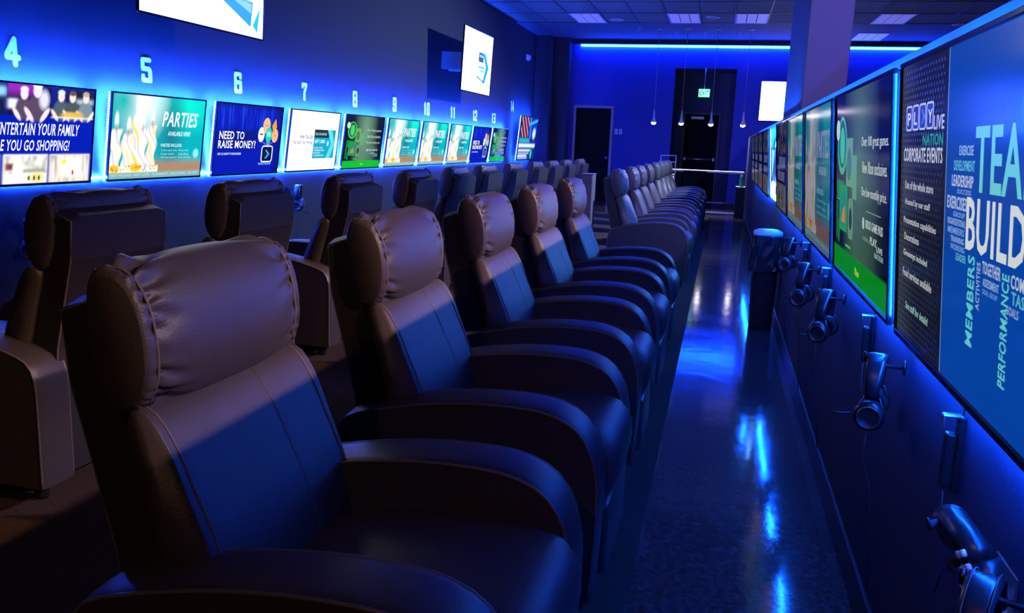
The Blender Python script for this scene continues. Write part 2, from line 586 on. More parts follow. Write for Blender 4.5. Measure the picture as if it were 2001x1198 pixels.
def pillow_mesh():
    # rounded bolster section in local xz, leaning a little back; gathered at both stitched ends
    n = 132
    sec = []
    for k in range(n):
        a = 2 * pi * k / n
        c, s = cos(a), sin(a)
        e = 2 / 2.25
        x = (0.092 if c > 0 else 0.048) * abs(c) ** e * (1 if c > 0 else -1)
        z = 0.137 * abs(s) ** e * (1 if s > 0 else -1)
        L = -0.14
        sec.append((-0.340 + x * cos(L) + z * sin(L), 0.952 - x * sin(L) * 0.4 + z * cos(L)))
    sec = np.array(sec)
    rnd = random.Random(11)
    creases = {}
    for side in (-1, 1):
        cs = []
        a = rnd.uniform(0, 0.3)
        while a < 2 * pi - 0.12:
            cs.append((a, rnd.uniform(0.05, 0.17), rnd.uniform(0.045, 0.085), rnd.uniform(0.018, 0.060), rnd.uniform(-2.5, 2.5), rnd.uniform(0.4, 1.0)))
            a += rnd.uniform(0.17, 0.42)
        # two long folds running in from the upper corner and one from the lower corner
        cs.append((1.20, 0.17, 0.10, 0.085, 3.6, 0.6))
        cs.append((0.75, 0.12, 0.08, 0.060, 2.0, 0.8))
        cs.append((5.35, 0.14, 0.09, 0.070, -3.0, 0.8))
        creases[side] = cs
    half = [0.268, 0.2665, 0.264, 0.2605, 0.257, 0.253, 0.249, 0.246, 0.243, 0.2405, 0.2385, 0.2365, 0.234, 0.231, 0.2275, 0.224, 0.220, 0.215,
            0.209, 0.203, 0.196, 0.188, 0.18, 0.17, 0.155, 0.14, 0.12, 0.10, 0.08, 0.05, 0.025]
    ys = [-h for h in half] + [0] + half[::-1]

    def fn(k, t, y, p, c):
        ay = abs(y)
        if ay > 0.237:
            u = (ay - 0.237) / 0.031
            s = 0.915 + 0.045 * sin(min(u, 1) * pi * 0.55) - 0.50 * max(0, u - 0.45) ** 2.2
        else:
            s = 0.915 + 0.085 * (1 - exp(-((0.237 - ay) / 0.050)))
            s += 0.020 * cos(y / 0.237 * pi / 2)
        a = 2 * pi * t
        side = -1 if y < 0 else 1
        d0 = 0.237 - ay
        q = 0.0
        for (ca, dep, wid, L, tw, gus) in creases[side]:
            if d0 >= 0:
                env = exp(-(d0 / L) ** 1.6) * (1 - exp(-(d0 + 0.002) / 0.004))
                da = a - ca - tw * d0
                ww = wid * (1 + d0 * 10)
            else:
                env = gus * exp(-(-d0 / 0.016) ** 2) * (1 - exp(-(-d0 + 0.001) / 0.003))
                da = a - ca + tw * d0
                ww = wid
            da = (da + pi) % (2 * pi) - pi
            if abs(da) < 4 * ww:
                g = da / ww
                q += dep * env * (-exp(-g * g) + 0.45 * exp(-(g - 1.7) ** 2) + 0.35 * exp(-(g + 1.7) ** 2))
        s += q
        d = (p - c) * s
        # the front face falls back towards the stitched ends
        if d[0] > 0:
            d[0] *= 1 - 0.19 * exp(-max(0.0, d0) / 0.045)
        return (c[0] + d[0], y, c[1] + d[1])
    return (*loft_y(sec, ys, fn), sec)


def back_mesh():
    ctrl = [(-0.315, 0.835), (-0.275, 0.828), (-0.235, 0.775), (-0.195, 0.69), (-0.155, 0.60), (-0.125, 0.50), (-0.112, 0.42), (-0.125, 0.365),
            (-0.19, 0.35), (-0.24, 0.50), (-0.285, 0.66), (-0.325, 0.79)]
    sec = catmull(ctrl, 48)
    rnd = random.Random(5)
    ph = [rnd.uniform(0, 6.28) for _ in range(8)]
    ys = [-0.268, -0.264, -0.256, -0.248, -0.243, -0.238, -0.23, -0.215, -0.19, -0.15, -0.1, -0.05]
    ys = ys + [0, 0.03, 0.058, 0.064, 0.07, 0.076, 0.085] + [-y for y in ys[::-1] if -y > 0.09]

    def fn(k, t, y, p, c):
        ay = abs(y)
        if ay > 0.243:
            u = (ay - 0.243) / 0.025
            s = 0.965 - 0.10 * u ** 2
        else:
            s = 0.965 + 0.035 * (1 - exp(-(0.243 - ay) / 0.03)) + 0.045 * cos(y / 0.243 * pi / 2)
        s -= 0.008 * exp(-((y - 0.07) / 0.006) ** 2)
        a = 2 * pi * t
        env = exp(-((ay - 0.232) / 0.02) ** 2)
        s += 0.006 * env * (sin(17 * a + ph[0]) + sin(29 * a + ph[1]))
        d = (p - c)
        return (c[0] + d[0] * s, y, c[1] + d[1] * (0.9 + 0.1 * s))
    return (*loft_y(sec, ys, fn), sec)


ARM_OUT = [(-0.372, 0.07), (-0.374, 0.30), (-0.373, 0.44), (-0.354, 0.505), (-0.30, 0.541), (-0.15, 0.579), (-0.03, 0.599), (0.08, 0.609),
           (0.19, 0.609), (0.265, 0.599), (0.33, 0.568), (0.372, 0.515), (0.395, 0.44), (0.402, 0.36), (0.398, 0.2), (0.392, 0.07)]


def offset_line(P, d):
    P = np.array(P, float)
    out = []
    for i in range(len(P)):
        a = P[max(i - 1, 0)]
        b = P[min(i + 1, len(P) - 1)]
        t = (b - a) / (np.linalg.norm(b - a) + 1e-9)
        nrm = np.array([-t[1], t[0]])      # left of travel = outwards for a rear -> top -> front path
        out.append(P[i] + nrm * d)
    return np.array(out)


def arm_mesh(yc):
    P = catmull(ARM_OUT, 44, closed=False)
    st = [(-0.074, -0.026), (-0.0742, -0.012), (-0.075, -0.004), (-0.068, 0.0), (-0.05, 0.003), (-0.025, 0.004), (0, 0.005),
          (0.025, 0.004), (0.05, 0.003), (0.068, 0.0), (0.075, -0.004), (0.0742, -0.012), (0.074, -0.026)]
    verts, faces = [], []
    n = len(P)
    for y, d in st:
        Q = offset_line(P, d)
        Q[0, 1] = Q[-1, 1] = 0.07
        for q in Q:
            verts.append((q[0], yc + y, q[1]))
    for i in range(len(st) - 1):
        for k in range(n - 1):
            a = i * n + k
            faces.append((a, a + 1, a + 1 + n, a + n))
    # side panels as strips down to the base line
    for i, fl in ((0, 1), (len(st) - 1, 0)):
        base = i * n
        lo = len(verts)
        for k in range(n):
            verts.append((verts[base + k][0], verts[base + k][1], 0.07))
        for k in range(1, n - 2):
            faces.append((base + k, base + k + 1, lo + k + 1, lo + k))
    # bottom
    a0 = 0
    b0 = (len(st) - 1) * n
    faces.append((a0, a0 + n - 1, b0 + n - 1, b0))
    return verts, faces, P


def seat_mesh():
    ctrl = [(-0.15, 0.41), (-0.13, 0.475), (0.0, 0.497), (0.15, 0.508), (0.30, 0.508), (0.385, 0.494), (0.425, 0.445), (0.432, 0.39), (0.42, 0.33),
            (0.395, 0.305), (0.2, 0.30), (-0.13, 0.30)]
    sec = catmull(ctrl, 44)
    ys = [-0.216, -0.213, -0.205, -0.19, -0.16, -0.11, -0.05, 0, 0.05, 0.11, 0.16, 0.19, 0.205, 0.213, 0.216]

    def fn(k, t, y, p, c):
        u = abs(y) / 0.216
        s = 1.0 + 0.02 * cos(u * pi / 2) - 0.10 * max(0, u - 0.75) ** 2 / 0.0625
        d = (p - c)
        return (c[0] + d[0] * (0.3 + 0.7 * s), y, c[1] + d[1] * s)
    return loft_y(sec, ys, fn)


def shell_mesh():
    front = [(-0.385, 1.035), (-0.345, 0.86), (-0.295, 0.68), (-0.245, 0.50), (-0.225, 0.35), (-0.222, 0.16)]
    back = [(-0.452, 1.012), (-0.440, 0.86), (-0.400, 0.70), (-0.362, 0.54), (-0.345, 0.36), (-0.342, 0.10)]
    ctrl = front + back[::-1]
    sec = []
    # straight resample (keeps crisp slab corners)
    P = np.array(ctrl + [ctrl[0]], float)
    for a, b in zip(P, P[1:]):
        for k in range(3):
            sec.append(a + (b - a) * k / 3)
    sec = np.array(sec)
    ys = [-0.252, -0.250, -0.244, -0.2, -0.1, 0, 0.1, 0.2, 0.244, 0.250, 0.252]
    hw = 0.252

    def fn(k, t, y, p, c):
        ay = abs(y)
        ins = 0.008 if ay >= hw - 1e-6 else (0.003 if ay > 0.246 else 0.0)
        m = (p - c)
        L = np.linalg.norm(m)
        q = p - m / L * ins
        # rounded top corners
        if ay > 0.20 and p[1] > 0.9:
            q = q - np.array([0.0, 0.018 * ((ay - 0.2) / 0.052) ** 2])
        return (q[0], y, q[1])
    v, f = loft_y(sec, ys, fn)
    return v, f, front, back


def make_recliner():
    root = empty('recliner_chair', (0, 0, 0))
    v, f, psec = pillow_mesh()
    pil = fix(mesh_obj('headrest_pillow', v, f, LEATHER, root, True))
    # stitched welt at both ends of the pillow
    c = psec.mean(0)
    for s in (-1, 1):
        sm = nb()
        pts = [(c[0] + (p[0] - c[0]) * (0.75 if p[0] > c[0] else 0.922), s * 0.2385, c[1] + (p[1] - c[1]) * 0.922) for p in psec[::2]]
        tube(sm, pts, 0.0028, 6, closed=True)
        bm_obj('seam', sm, THREAD, pil, True)
    v, f, bsec = back_mesh()
    bk = fix(mesh_obj('back_cushion', v, f, LEATHER, root, True))
    c = bsec.mean(0)
    for s in (-1, 1):
        sm = nb()
        pts = [(c[0] + (p[0] - c[0]) * 0.972, s * 0.2455, c[1] + (p[1] - c[1]) * 0.997) for p in bsec]
        tube(sm, pts, 0.0026, 6, closed=True)
        bm_obj('seam', sm, THREAD, bk, True)
    sm = nb()
    pts = [(c[0] + (p[0] - c[0]) * 1.030, 0.07, c[1] + (p[1] - c[1]) * 1.003) for p in bsec[2:24]]
    tube(sm, pts, 0.0014, 5)
    bm_obj('seam', sm, THREAD, bk, True)
    v, f, fr, ba = shell_mesh()
    sh = fix(mesh_obj('back_shell', v, f, LEATHER_BACK, root, False))
    for s in (-1, 1):
        pp = nb()
        pts = [(p[0] + 0.003, s * 0.249, p[1] - (0.016 if i == 0 else 0)) for i, p in enumerate(ba)]
        tube(pp, [(fr[0][0], s * 0.249, fr[0][1] - 0.016)] + pts, 0.0035, 6)
        bm_obj('piping', pp, WELT, sh, True)
    v, f = seat_mesh()
    fix(mesh_obj('seat_cushion', v, f, LEATHER, root, True))
    for s in (-1, 1):
        v, f, P = arm_mesh(s * 0.297)
        ar = fix(mesh_obj('armrest', v, f, LEATHER, root, True))
        md = ar.modifiers.new('edge', 'EDGE_SPLIT')
        md.split_angle = radians(50)
        for q in (-0.0725, 0.0725):
            pp = nb()
            Q = offset_line(P, -0.003)
            tube(pp, [(a[0], s * 0.297 + q, a[1]) for a in Q], 0.0042, 6)
            bm_obj('piping', pp, WELT, ar, True)
    fp = box(nb(), 0.37, 0.415, -0.214, 0.214, 0.075, 0.295, 0.014, 3)
    bm_obj('footrest_panel', fp, LEATHER, root, True)
    bs = box(nb(), -0.33, 0.385, -0.216, 0.216, 0.06, 0.298, 0.006, 1)
    bm_obj('base', bs, LEATHER_BACK, root)
    for sx in (-0.29, 0.34):
        for sy in (-0.29, 0.29):
            bm_obj('foot', lathe(nb(), [(0.022, 0.0), (0.026, 0.01), (0.028, 0.066), (0.024, 0.075)], 12, (sx, sy, 0)), PLASTIC, root, True)
    return root


RIGHT = [(1.46, 0.0, 'recliner nearest the camera, its large headrest filling the left foreground'),
         (2.50, 0.0, 'second recliner from the camera in the right-hand row, headrest lit pinkish brown'),
         (3.56, 0.0, 'third recliner from the camera in the right-hand row facing the partition screens'),
         (4.62, 0.0, 'fourth recliner from the camera in the right-hand row, half hidden by the third'),
         (5.70, 0.0, 'fifth recliner of the right-hand row, last one before the gap'),
         (8.47, 0.0, 'first recliner past the gap in the right-hand row, nearest of that group'),
         (9.70, 0.0, 'second recliner past the gap in the right-hand row, facing the partition'),
         (10.62, 0.0, 'third recliner past the gap in the right-hand row, facing the partition'),
         (11.78, 0.0, 'fourth recliner past the gap in the right-hand row, facing the partition'),
         (13.10, 0.0, 'fifth recliner past the gap in the right-hand row, facing the partition'),
         (14.15, 0.0, 'sixth recliner past the gap in the right-hand row, facing the partition'),
         (15.15, 0.0, 'second farthest recliner of the right-hand row, near the white counter'),
         (16.15, 0.0, 'farthest recliner of the right-hand row, beside the white counter')]
LEFT = [(2.65, 'recliner seen from behind at the far left of the picture'),
        (3.69, 'second recliner from the left seen from behind, below the screen marked 6'),
        (4.86, 'third recliner from the left seen from behind, below the green games screen'),
        (5.98, 'fourth recliner from the left seen from behind, below the screen marked 10'),
        (7.00, 'fifth recliner from the left seen from behind, below the screen marked 12'),
        (7.95, 'sixth recliner from the left seen from behind, below the small green screen'),
        (9.07, 'seventh recliner from the left seen from behind, below the collage screen'),
        (10.22, 'fourth farthest recliner of the left-hand row, seen from behind'),
        (11.25, 'third farthest recliner of the left-hand row, seen from behind'),
        (12.30, 'second farthest recliner of the left-hand row, seen from behind near the dark door'),
        (13.55, 'farthest recliner of the left-hand row, seen from behind before the dark door')]
proto = make_recliner()
TBL = {}
for o in [proto] + kids(proto):
    TBL[o.name] = kids(o)
for o in list(TBL[proto.name]):
    for c_ in TBL[o.name]:
        TBL[c_.name] = []
first = True
for y, dx, lab in RIGHT:
    o = proto if first else copy_tree(proto, None, TBL)
    first = False
    o.location = (-0.65 + dx, y, 0.006)
    o.rotation_euler = (0, 0, radians(random.uniform(-0.8, 0.8)))
    tag(o, lab, 'recliner', 'black leather recliners of the right-hand row')
for y, lab in LEFT:
    o = copy_tree(proto, None, TBL)
    o.location = (-2.56, y, 0.006)
    o.rotation_euler = (0, 0, pi + radians(random.uniform(-1, 1)))
    tag(o, lab, 'recliner', 'black leather recliners of the left-hand row')

# ---------------------------------------------------------------- screens: pictures are per-vertex display colours on a grid
def S(r, g, b):
    return np.array(h255(r, g, b))


def grid_uv(nx, ny):
    u, v = np.meshgrid(np.linspace(0, 1, nx + 1), np.linspace(0, 1, ny + 1))
    return u, v


class Pic:
    def __init__(self, nx, ny):
        self.nx, self.ny = nx, ny
        self.u, self.v = grid_uv(nx, ny)
        self.c = np.zeros((ny + 1, nx + 1, 3))

    def fill(self, c):
        self.c[:] = c
        return self

    def mix(self, mask, c):
        m = np.clip(mask, 0, 1)[..., None]
        self.c = self.c * (1 - m) + np.asarray(c) * m
        return self

    def rect(self, a, b, c0, d, col, s=0.003):
        u, v = self.u, self.v
        sg = lambda x: 1 / (1 + np.exp(-np.clip(x / s, -40, 40)))
        return self.mix(sg(u - a) * sg(b - u) * sg(v - c0) * sg(d - v), col)

    def ell(self, cu, cv, ru, rv, col, soft=0.12, rot=0, amt=1.0):
        du, dv = (self.u - cu), (self.v - cv)
        c, s = cos(rot), sin(rot)
        x = (du * c + dv * s) / ru
        y = (-du * s + dv * c) / rv
        r = np.sqrt(x * x + y * y)
        return self.mix(amt * np.clip((1 + soft - r) / (2 * soft), 0, 1), col)

    def noise(self, amt, seed=0, kx=40, ky=22):
        r = np.random.RandomState(seed)
        a = r.rand(ky, kx)
        yi = self.v * (ky - 1)
        xi = self.u * (kx - 1)
        y0 = np.floor(yi).astype(int).clip(0, ky - 2)
        x0 = np.floor(xi).astype(int).clip(0, kx - 2)
        fy, fx = yi - y0, xi - x0
        n = (a[y0, x0] * (1 - fx) * (1 - fy) + a[y0, x0 + 1] * fx * (1 - fy) + a[y0 + 1, x0] * (1 - fx) * fy + a[y0 + 1, x0 + 1] * fx * fy)
        return (n - 0.5) * 2 * amt


WHITE = S(255, 255, 255)


def pic_parties(nx=170, ny=96):
    p = Pic(nx, ny).fill(S(0, 165, 175))
    p.ell(0.78, 0.92, 0.30, 0.22, S(0, 225, 200), 0.9)
    p.ell(0.62, 0.55, 0.10, 0.5, S(20, 120, 135), 0.9)
    p.ell(0.30, 1.0, 0.16, 0.34, S(250, 250, 255), 0.9)
    p.ell(0.10, 0.92, 0.12, 0.2, S(20, 175, 170), 0.9)
    p.mix(1 / (1 + np.exp((p.v - 0.20) / 0.02)) * (p.u > 0.42), S(165, 125, 90))
    # candles: twisted white and yellow columns
    for cu, top, wd, ye, se in ((0.05, 0.60, 0.055, 0.35, 1), (0.17, 0.55, 0.06, 0.5, 2), (0.26, 0.78, 0.055, 0.9, 3), (0.31, 0.62, 0.05, 0.2, 4), (0.41, 0.66, 0.05, 0.6, 5)):
        wv = cu + 0.012 * np.sin(p.v * 22 + se)
        m = np.clip((wd - abs(p.u - wv)) / 0.012, 0, 1) * np.clip((top - p.v) / 0.03, 0, 1)
        p.mix(m, S(245, 238, 240))
        st = np.clip(np.sin((p.u - wv) * 60 + p.v * 18 + se * 1.7) * 2 - 0.3, 0, 1)
        p.mix(m * st * ye, S(255, 205, 30))
        p.mix(m * np.clip(np.sin((p.u - wv) * 60 + p.v * 18 + se * 1.7 + 2.6) * 3 - 2.2, 0, 1) * 0.55, S(110, 90, 130))
        p.ell(wv.mean() if False else cu, top + 0.09, 0.017, 0.085, S(255, 252, 240), 0.5)
        p.ell(cu, top + 0.01, 0.012, 0.05, S(150, 120, 90), 0.5, amt=0.7)
    p.rect(0.24, 0.30, 0.62, 1.0, S(255, 255, 255), 0.01)
    p.mix(np.clip((0.155 + p.noise(0.04, 3, 30, 4) - p.v) / 0.02, 0, 1) * (p.u < 0.5), S(250, 240, 205))
    for (a, b, q) in ((0.05, 0.12, 0.05), (0.26, 0.13, 0.06)):
        p.ell(a, b, q, 0.05, S(255, 185, 20), 0.3)
    r = random.Random(5)
    for _ in range(26):
        p.ell(r.uniform(0.02, 0.48), r.uniform(0.09, 0.16), 0.006, 0.010, S(*r.choice([(190, 90, 20), (90, 60, 40), (255, 160, 30), (60, 110, 150)])), 0.4)
    p.rect(-1, 2, -1, 0.075, S(120, 165, 165))
    p.ell(0.93, 0.30, 0.033, 0.06, S(130, 225, 235), 0.3)
    p.mix((p.v < 0.2) * 0.0, WHITE)
    return p


T_PARTIES = [('PARTIES', 0.52, 0.64, 0.40, 0.19, (245, 245, 250), 0.16, 1),
             ('AVAILABLE HERE!', 0.585, 0.525, 0.26, 0.058, (220, 255, 255), 0.1, 1),
             ('PARTIES INCLUDE:', 0.515, 0.385, 0.24, 0.042, (200, 250, 250), 0, 1),
             ('2 hour play time', 0.52, 0.325, 0.18, 0.030, (170, 240, 240), 0, 0), ('Party host', 0.72, 0.325, 0.12, 0.030, (170, 240, 240), 0, 0),
             ('Large pizza', 0.52, 0.280, 0.15, 0.030, (170, 240, 240), 0, 0), ('Soda & ice', 0.72, 0.280, 0.12, 0.030, (170, 240, 240), 0, 0),
             ('All latest games', 0.52, 0.235, 0.18, 0.030, (170, 240, 240), 0, 0), ('Room and setup', 0.72, 0.235, 0.15, 0.030, (170, 240, 240), 0, 0),
             ('PARTY PACKAGES   GREAT GAMES   TOURNAMENTS   FOOD & DRINKS   ASK STAFF', 0.02, 0.028, 0.95, 0.030, (190, 230, 230), 0, 0)]


def person(p, cu, cv, s, skin, shirt, hair):
    p.ell(cu, cv - 0.10 * s, 0.055 * s, 0.10 * s, shirt, 0.15)
    p.ell(cu - 0.045 * s, cv - 0.15 * s, 0.014 * s, 0.06 * s, skin, 0.2, 0.4)
    p.ell(cu + 0.045 * s, cv - 0.15 * s, 0.014 * s, 0.06 * s, skin, 0.2, -0.4)
    p.ell(cu, cv + 0.035 * s, 0.024 * s, 0.052 * s, skin, 0.15)
    p.ell(cu, cv + 0.075 * s, 0.025 * s, 0.026 * s, hair, 0.25)


def pic_family(nx=180, ny=100):
    p = Pic(nx, ny).fill(S(0, 22, 165))
    # photographs top
    p.rect(0.0, 0.33, 0.69, 0.985, S(12, 20, 60))
    p.rect(0.0, 0.10, 0.86, 0.96, S(60, 150, 235), 0.01)
    p.rect(0.26, 0.33, 0.88, 0.96, S(150, 210, 250), 0.01)
    p.ell(0.20, 0.74, 0.07, 0.09, S(200, 205, 220), 0.3)
    p.rect(0.335, 0.655, 0.69, 0.985, S(20, 12, 50))
    p.mix(np.clip((p.v - 0.86) * 12, 0, 1) * (p.u > 0.34) * (p.u < 0.52), S(140, 30, 170))
    p.rect(0.345, 0.41, 0.76, 0.85, S(240, 240, 255), 0.006)
    for cu, cv, s in ((0.455, 0.87, 1.1), (0.55, 0.90, 1.3)):
        person(p, cu, cv, s, S(240, 215, 235), S(85, 65, 85), S(245, 225, 245))
    p.ell(0.60, 0.86, 0.035, 0.09, S(215, 215, 240), 0.4)
    p.rect(0.66, 1.0, 0.69, 0.985, S(15, 25, 110))
    p.rect(0.78, 1.0, 0.86, 0.985, S(20, 22, 30), 0.01)
    p.rect(0.85, 0.99, 0.84, 0.89, S(170, 190, 205), 0.008)
    for cu, sh, hr in ((0.73, (75, 90, 95), (215, 225, 215)), (0.82, (70, 80, 80), (90, 80, 70)), (0.93, (115, 135, 145), (190, 160, 130))):
        person(p, cu, 0.87, 1.05, S(235, 215, 200), S(*sh), S(*hr))
    p.ell(0.80, 0.715, 0.06, 0.035, S(225, 180, 70), 0.4)
    p.ell(0.87, 0.72, 0.04, 0.04, S(215, 175, 60), 0.4)
    p.rect(0.66, 1.0, 0.684, 0.696, S(235, 235, 230))
    # photographs bottom
    p.rect(0.0, 0.30, 0.0, 0.30, S(235, 215, 170))
    p.ell(0.22, 0.18, 0.05, 0.10, S(235, 170, 40), 0.3)
    p.ell(0.27, 0.10, 0.04, 0.09, S(90, 90, 110), 0.3)
    p.rect(0.325, 0.645, 0.0, 0.30, S(235, 232, 225))
    p.mix((p.noise(0.5, 8, 60, 20) + 0.2) * (p.u > 0.33) * (p.u < 0.64) * (p.v < 0.29) * (p.v > 0.1), S(120, 125, 115))
    p.rect(0.34, 0.41, 0.14, 0.21, S(120, 50, 50), 0.005)
    p.rect(0.45, 0.63, 0.115, 0.15, S(150, 155, 145), 0.005)
    p.ell(0.43, 0.16, 0.035, 0.10, S(255, 255, 255), 0.3)
    p.ell(0.57, 0.06, 0.055, 0.05, S(235, 215, 130), 0.4)
    for a in (0.51, 0.55, 0.585):
        p.ell(a, 0.055, 0.008, 0.025, S(60, 50, 40), 0.4)
    p.rect(0.66, 0.985, 0.0, 0.30, S(225, 218, 208))
    p.mix((p.noise(0.8, 9, 60, 8)) * (p.u > 0.665) * (p.u < 0.98) * (p.v < 0.29), S(110, 100, 95))
    p.rect(0.76, 0.92, 0.06, 0.26, S(245, 243, 235), 0.01)
    p.ell(0.775, 0.22, 0.02, 0.025, S(245, 225, 20), 0.3)
    p.ell(0.85, 0.10, 0.008, 0.03, S(190, 50, 50), 0.3)
    return p


T_FAMILY = [('ENTERTAIN YOUR FAMILY', 0.275, 0.495, 0.61, 0.125, (240, 240, 255), 0.1, 1),
            ('WHILE YOU GO SHOPPING!', 0.175, 0.335, 0.635, 0.115, (240, 240, 255), 0.1, 1)]


def pic_money(nx=120, ny=68):
    p = Pic(nx, ny).fill(S(0, 18, 165))
    p.mix(np.clip(p.noise(0.9, 4, 90, 5), 0, 1) * np.clip((p.v - 0.3) * 2, 0, 1), S(25, 70, 230))
    p.mix(np.clip((p.u - 0.85) * 6, 0, 0.7) + np.clip((p.v - 0.93) * 12, 0, 0.6), S(0, 8, 90))
    p.rect(0.0, 0.62, 0.36, 0.64, S(0, 14, 120), 0.02)
    return p


T_MONEY = [('NEED TO', 0.055, 0.50, 0.36, 0.115, (245, 248, 255), 0, 1), ('RAISE MONEY?', 0.05, 0.37, 0.55, 0.115, (245, 248, 255), 0, 1),
           ('ASK US ABOUT FUNDRAISERS', 0.05, 0.275, 0.34, 0.032, (220, 235, 255), 0, 1), ('NATION', 0.675, 0.115, 0.20, 0.04, (140, 200, 240), 0, 1)]


def shapes_money(A):
    A.ellipse(0.68, 0.58, 0.052, 0.115, (238, 240, 250))
    A.ellipse(0.755, 0.72, 0.06, 0.12, (240, 185, 120))
    A.ellipse(0.905, 0.57, 0.055, 0.11, (240, 180, 125))
    A.poly([(0.845, 0.72), (0.90, 0.83), (0.925, 0.70), (0.875, 0.60)], (250, 165, 20))
    A.ellipse(0.80, 0.58, 0.052, 0.12, (30, 205, 175))
    A.rect(0.77, 0.83, 0.55, 0.63, (140, 230, 210))
    A.rect(0.655, 0.705, 0.575, 0.595, (60, 70, 60))
    for a in (0.71, 0.77, 0.80, 0.83, 0.875):
        A.poly([(a - 0.004, 0.47), (a + 0.004, 0.47), (0.803, 0.40), (0.797, 0.40)], (170, 200, 255))
    A.rrect(0.705, 0.895, 0.155, 0.415, 0.03, (225, 235, 255))
    A.rrect(0.72, 0.88, 0.175, 0.395, 0.02, (8, 14, 60))
    A.poly([(0.765, 0.345), (0.795, 0.345), (0.845, 0.285), (0.795, 0.215), (0.765, 0.215), (0.812, 0.285)], (40, 170, 255))
    for k, (cx, cy) in enumerate(((0.905, 0.57), (0.755, 0.72), (0.885, 0.71))):
        A.rect(cx - 0.02, cx + 0.02, cy - 0.006, cy + 0.006, (190, 120, 60))


def pic_gift(nx=80, ny=45):
    p = Pic(nx, ny).fill(S(250, 250, 255))
    p.ell(1.0, 0.98, 0.12, 0.45, S(225, 235, 190), 0.9)
    p.ell(0.1, 0.05, 0.25, 0.18, S(225, 240, 235), 0.9)
    p.ell(1.0, 0.0, 0.2, 0.15, S(220, 235, 225), 0.9)
    return p


T_GIFT = [('With This Gift', 0.20, 0.535, 0.26, 0.065, (45, 40, 60), 0, 1), ('You Can\'t Go Wrong', 0.07, 0.435, 0.39, 0.07, (45, 40, 60), 0, 1),
          ('The perfect Christmas present', 0.05, 0.345, 0.40, 0.035, (150, 150, 190), 0, 0),
          ('GIFT CARD', 0.505, 0.465, 0.22, 0.06, (235, 255, 255), 0, 1), ('PLAY LIVE NATION', 0.505, 0.60, 0.24, 0.045, (200, 215, 220), 0, 1),
          ('GAME TIME', 0.505, 0.37, 0.18, 0.03, (220, 250, 255), 0, 0), ('MEMBERSHIPS', 0.505, 0.325, 0.22, 0.03, (220, 250, 255), 0, 0),
          ('PARTIES', 0.505, 0.28, 0.14, 0.03, (220, 250, 255), 0, 0), ('TOURNAMENTS', 0.505, 0.235, 0.22, 0.03, (220, 250, 255), 0, 0)]


def shapes_gift(A):
    A.rect(0.485, 0.94, 0.20, 0.70, (20, 165, 195))
    A.rect(0.485, 0.80, 0.56, 0.70, (22, 50, 60))
    A.poly([(0.76, 0.70), (0.86, 0.70), (0.935, 0.45), (0.86, 0.20), (0.77, 0.20), (0.86, 0.45)], (90, 220, 245))
    A.poly([(0.88, 0.70), (0.94, 0.70), (0.94, 0.52)], (20, 150, 140))
    A.ellipse(0.79, 0.46, 0.025, 0.05, (150, 235, 250))


def pic_games(nx=110, ny=62):
    p = Pic(nx, ny).fill(S(8, 14, 30))
    p.ell(0.52, 0.55, 0.17, 0.75, S(105, 150, 115), 0.95)
    p.ell(0.62, 0.25, 0.18, 0.25, S(70, 110, 85), 0.95, amt=0.7)
    p.mix(np.clip((p.u - 0.8) * 4, 0, 0.8), S(4, 8, 30))
    p.mix(np.clip((0.18 - p.u) * 4, 0, 0.7), S(6, 12, 20))
    p.rect(-1, 2, -1, 0.135, S(8, 175, 10), 0.002)
    return p


def shapes_games(A):
    A.ellipse(0.17, 0.72, 0.11, 0.165, (60, 190, 95))
    A.ellipse(0.17, 0.73, 0.085, 0.135, (15, 90, 60))
    A.ellipse(0.175, 0.72, 0.055, 0.105, (70, 200, 90))
    A.ellipse(0.07, 0.81, 0.045, 0.06, (190, 225, 180))
    A.rect(0.27, 0.40, 0.50, 0.76, (110, 165, 95))
    A.ellipse(0.33, 0.62, 0.045, 0.09, (70, 125, 70))
    A.rect(0.40, 0.48, 0.44, 0.67, (95, 165, 105))
    A.poly([(0.06, 0.53), (0.22, 0.52), (0.27, 0.47), (0.13, 0.40), (0.06, 0.42)], (15, 135, 25))
    A.rrect(0.12, 0.30, 0.24, 0.50, 0.02, (30, 160, 60))
    A.rrect(0.14, 0.28, 0.27, 0.47, 0.015, (20, 140, 110))
    A.poly([(0.16, 0.29), (0.26, 0.29), (0.25, 0.39), (0.20, 0.36)], (200, 130, 50))
    A.rrect(0.32, 0.42, 0.22, 0.44, 0.02, (100, 150, 110))
    A.ellipse(0.37, 0.33, 0.03, 0.06, (30, 60, 60))
    A.rect(0.05, 0.09, 0.18, 0.40, (12, 115, 25))
    A.rect(0.10, 0.13, 0.16, 0.30, (20, 130, 30))
    A.rect(0.27, 0.38, 0.165, 0.178, (60, 200, 90))
    A.rect(0.66, 0.88, 0.405, 0.409, (140, 160, 160))
    A.rect(0.05, 0.14, 0.41, 0.415, (60, 200, 90))


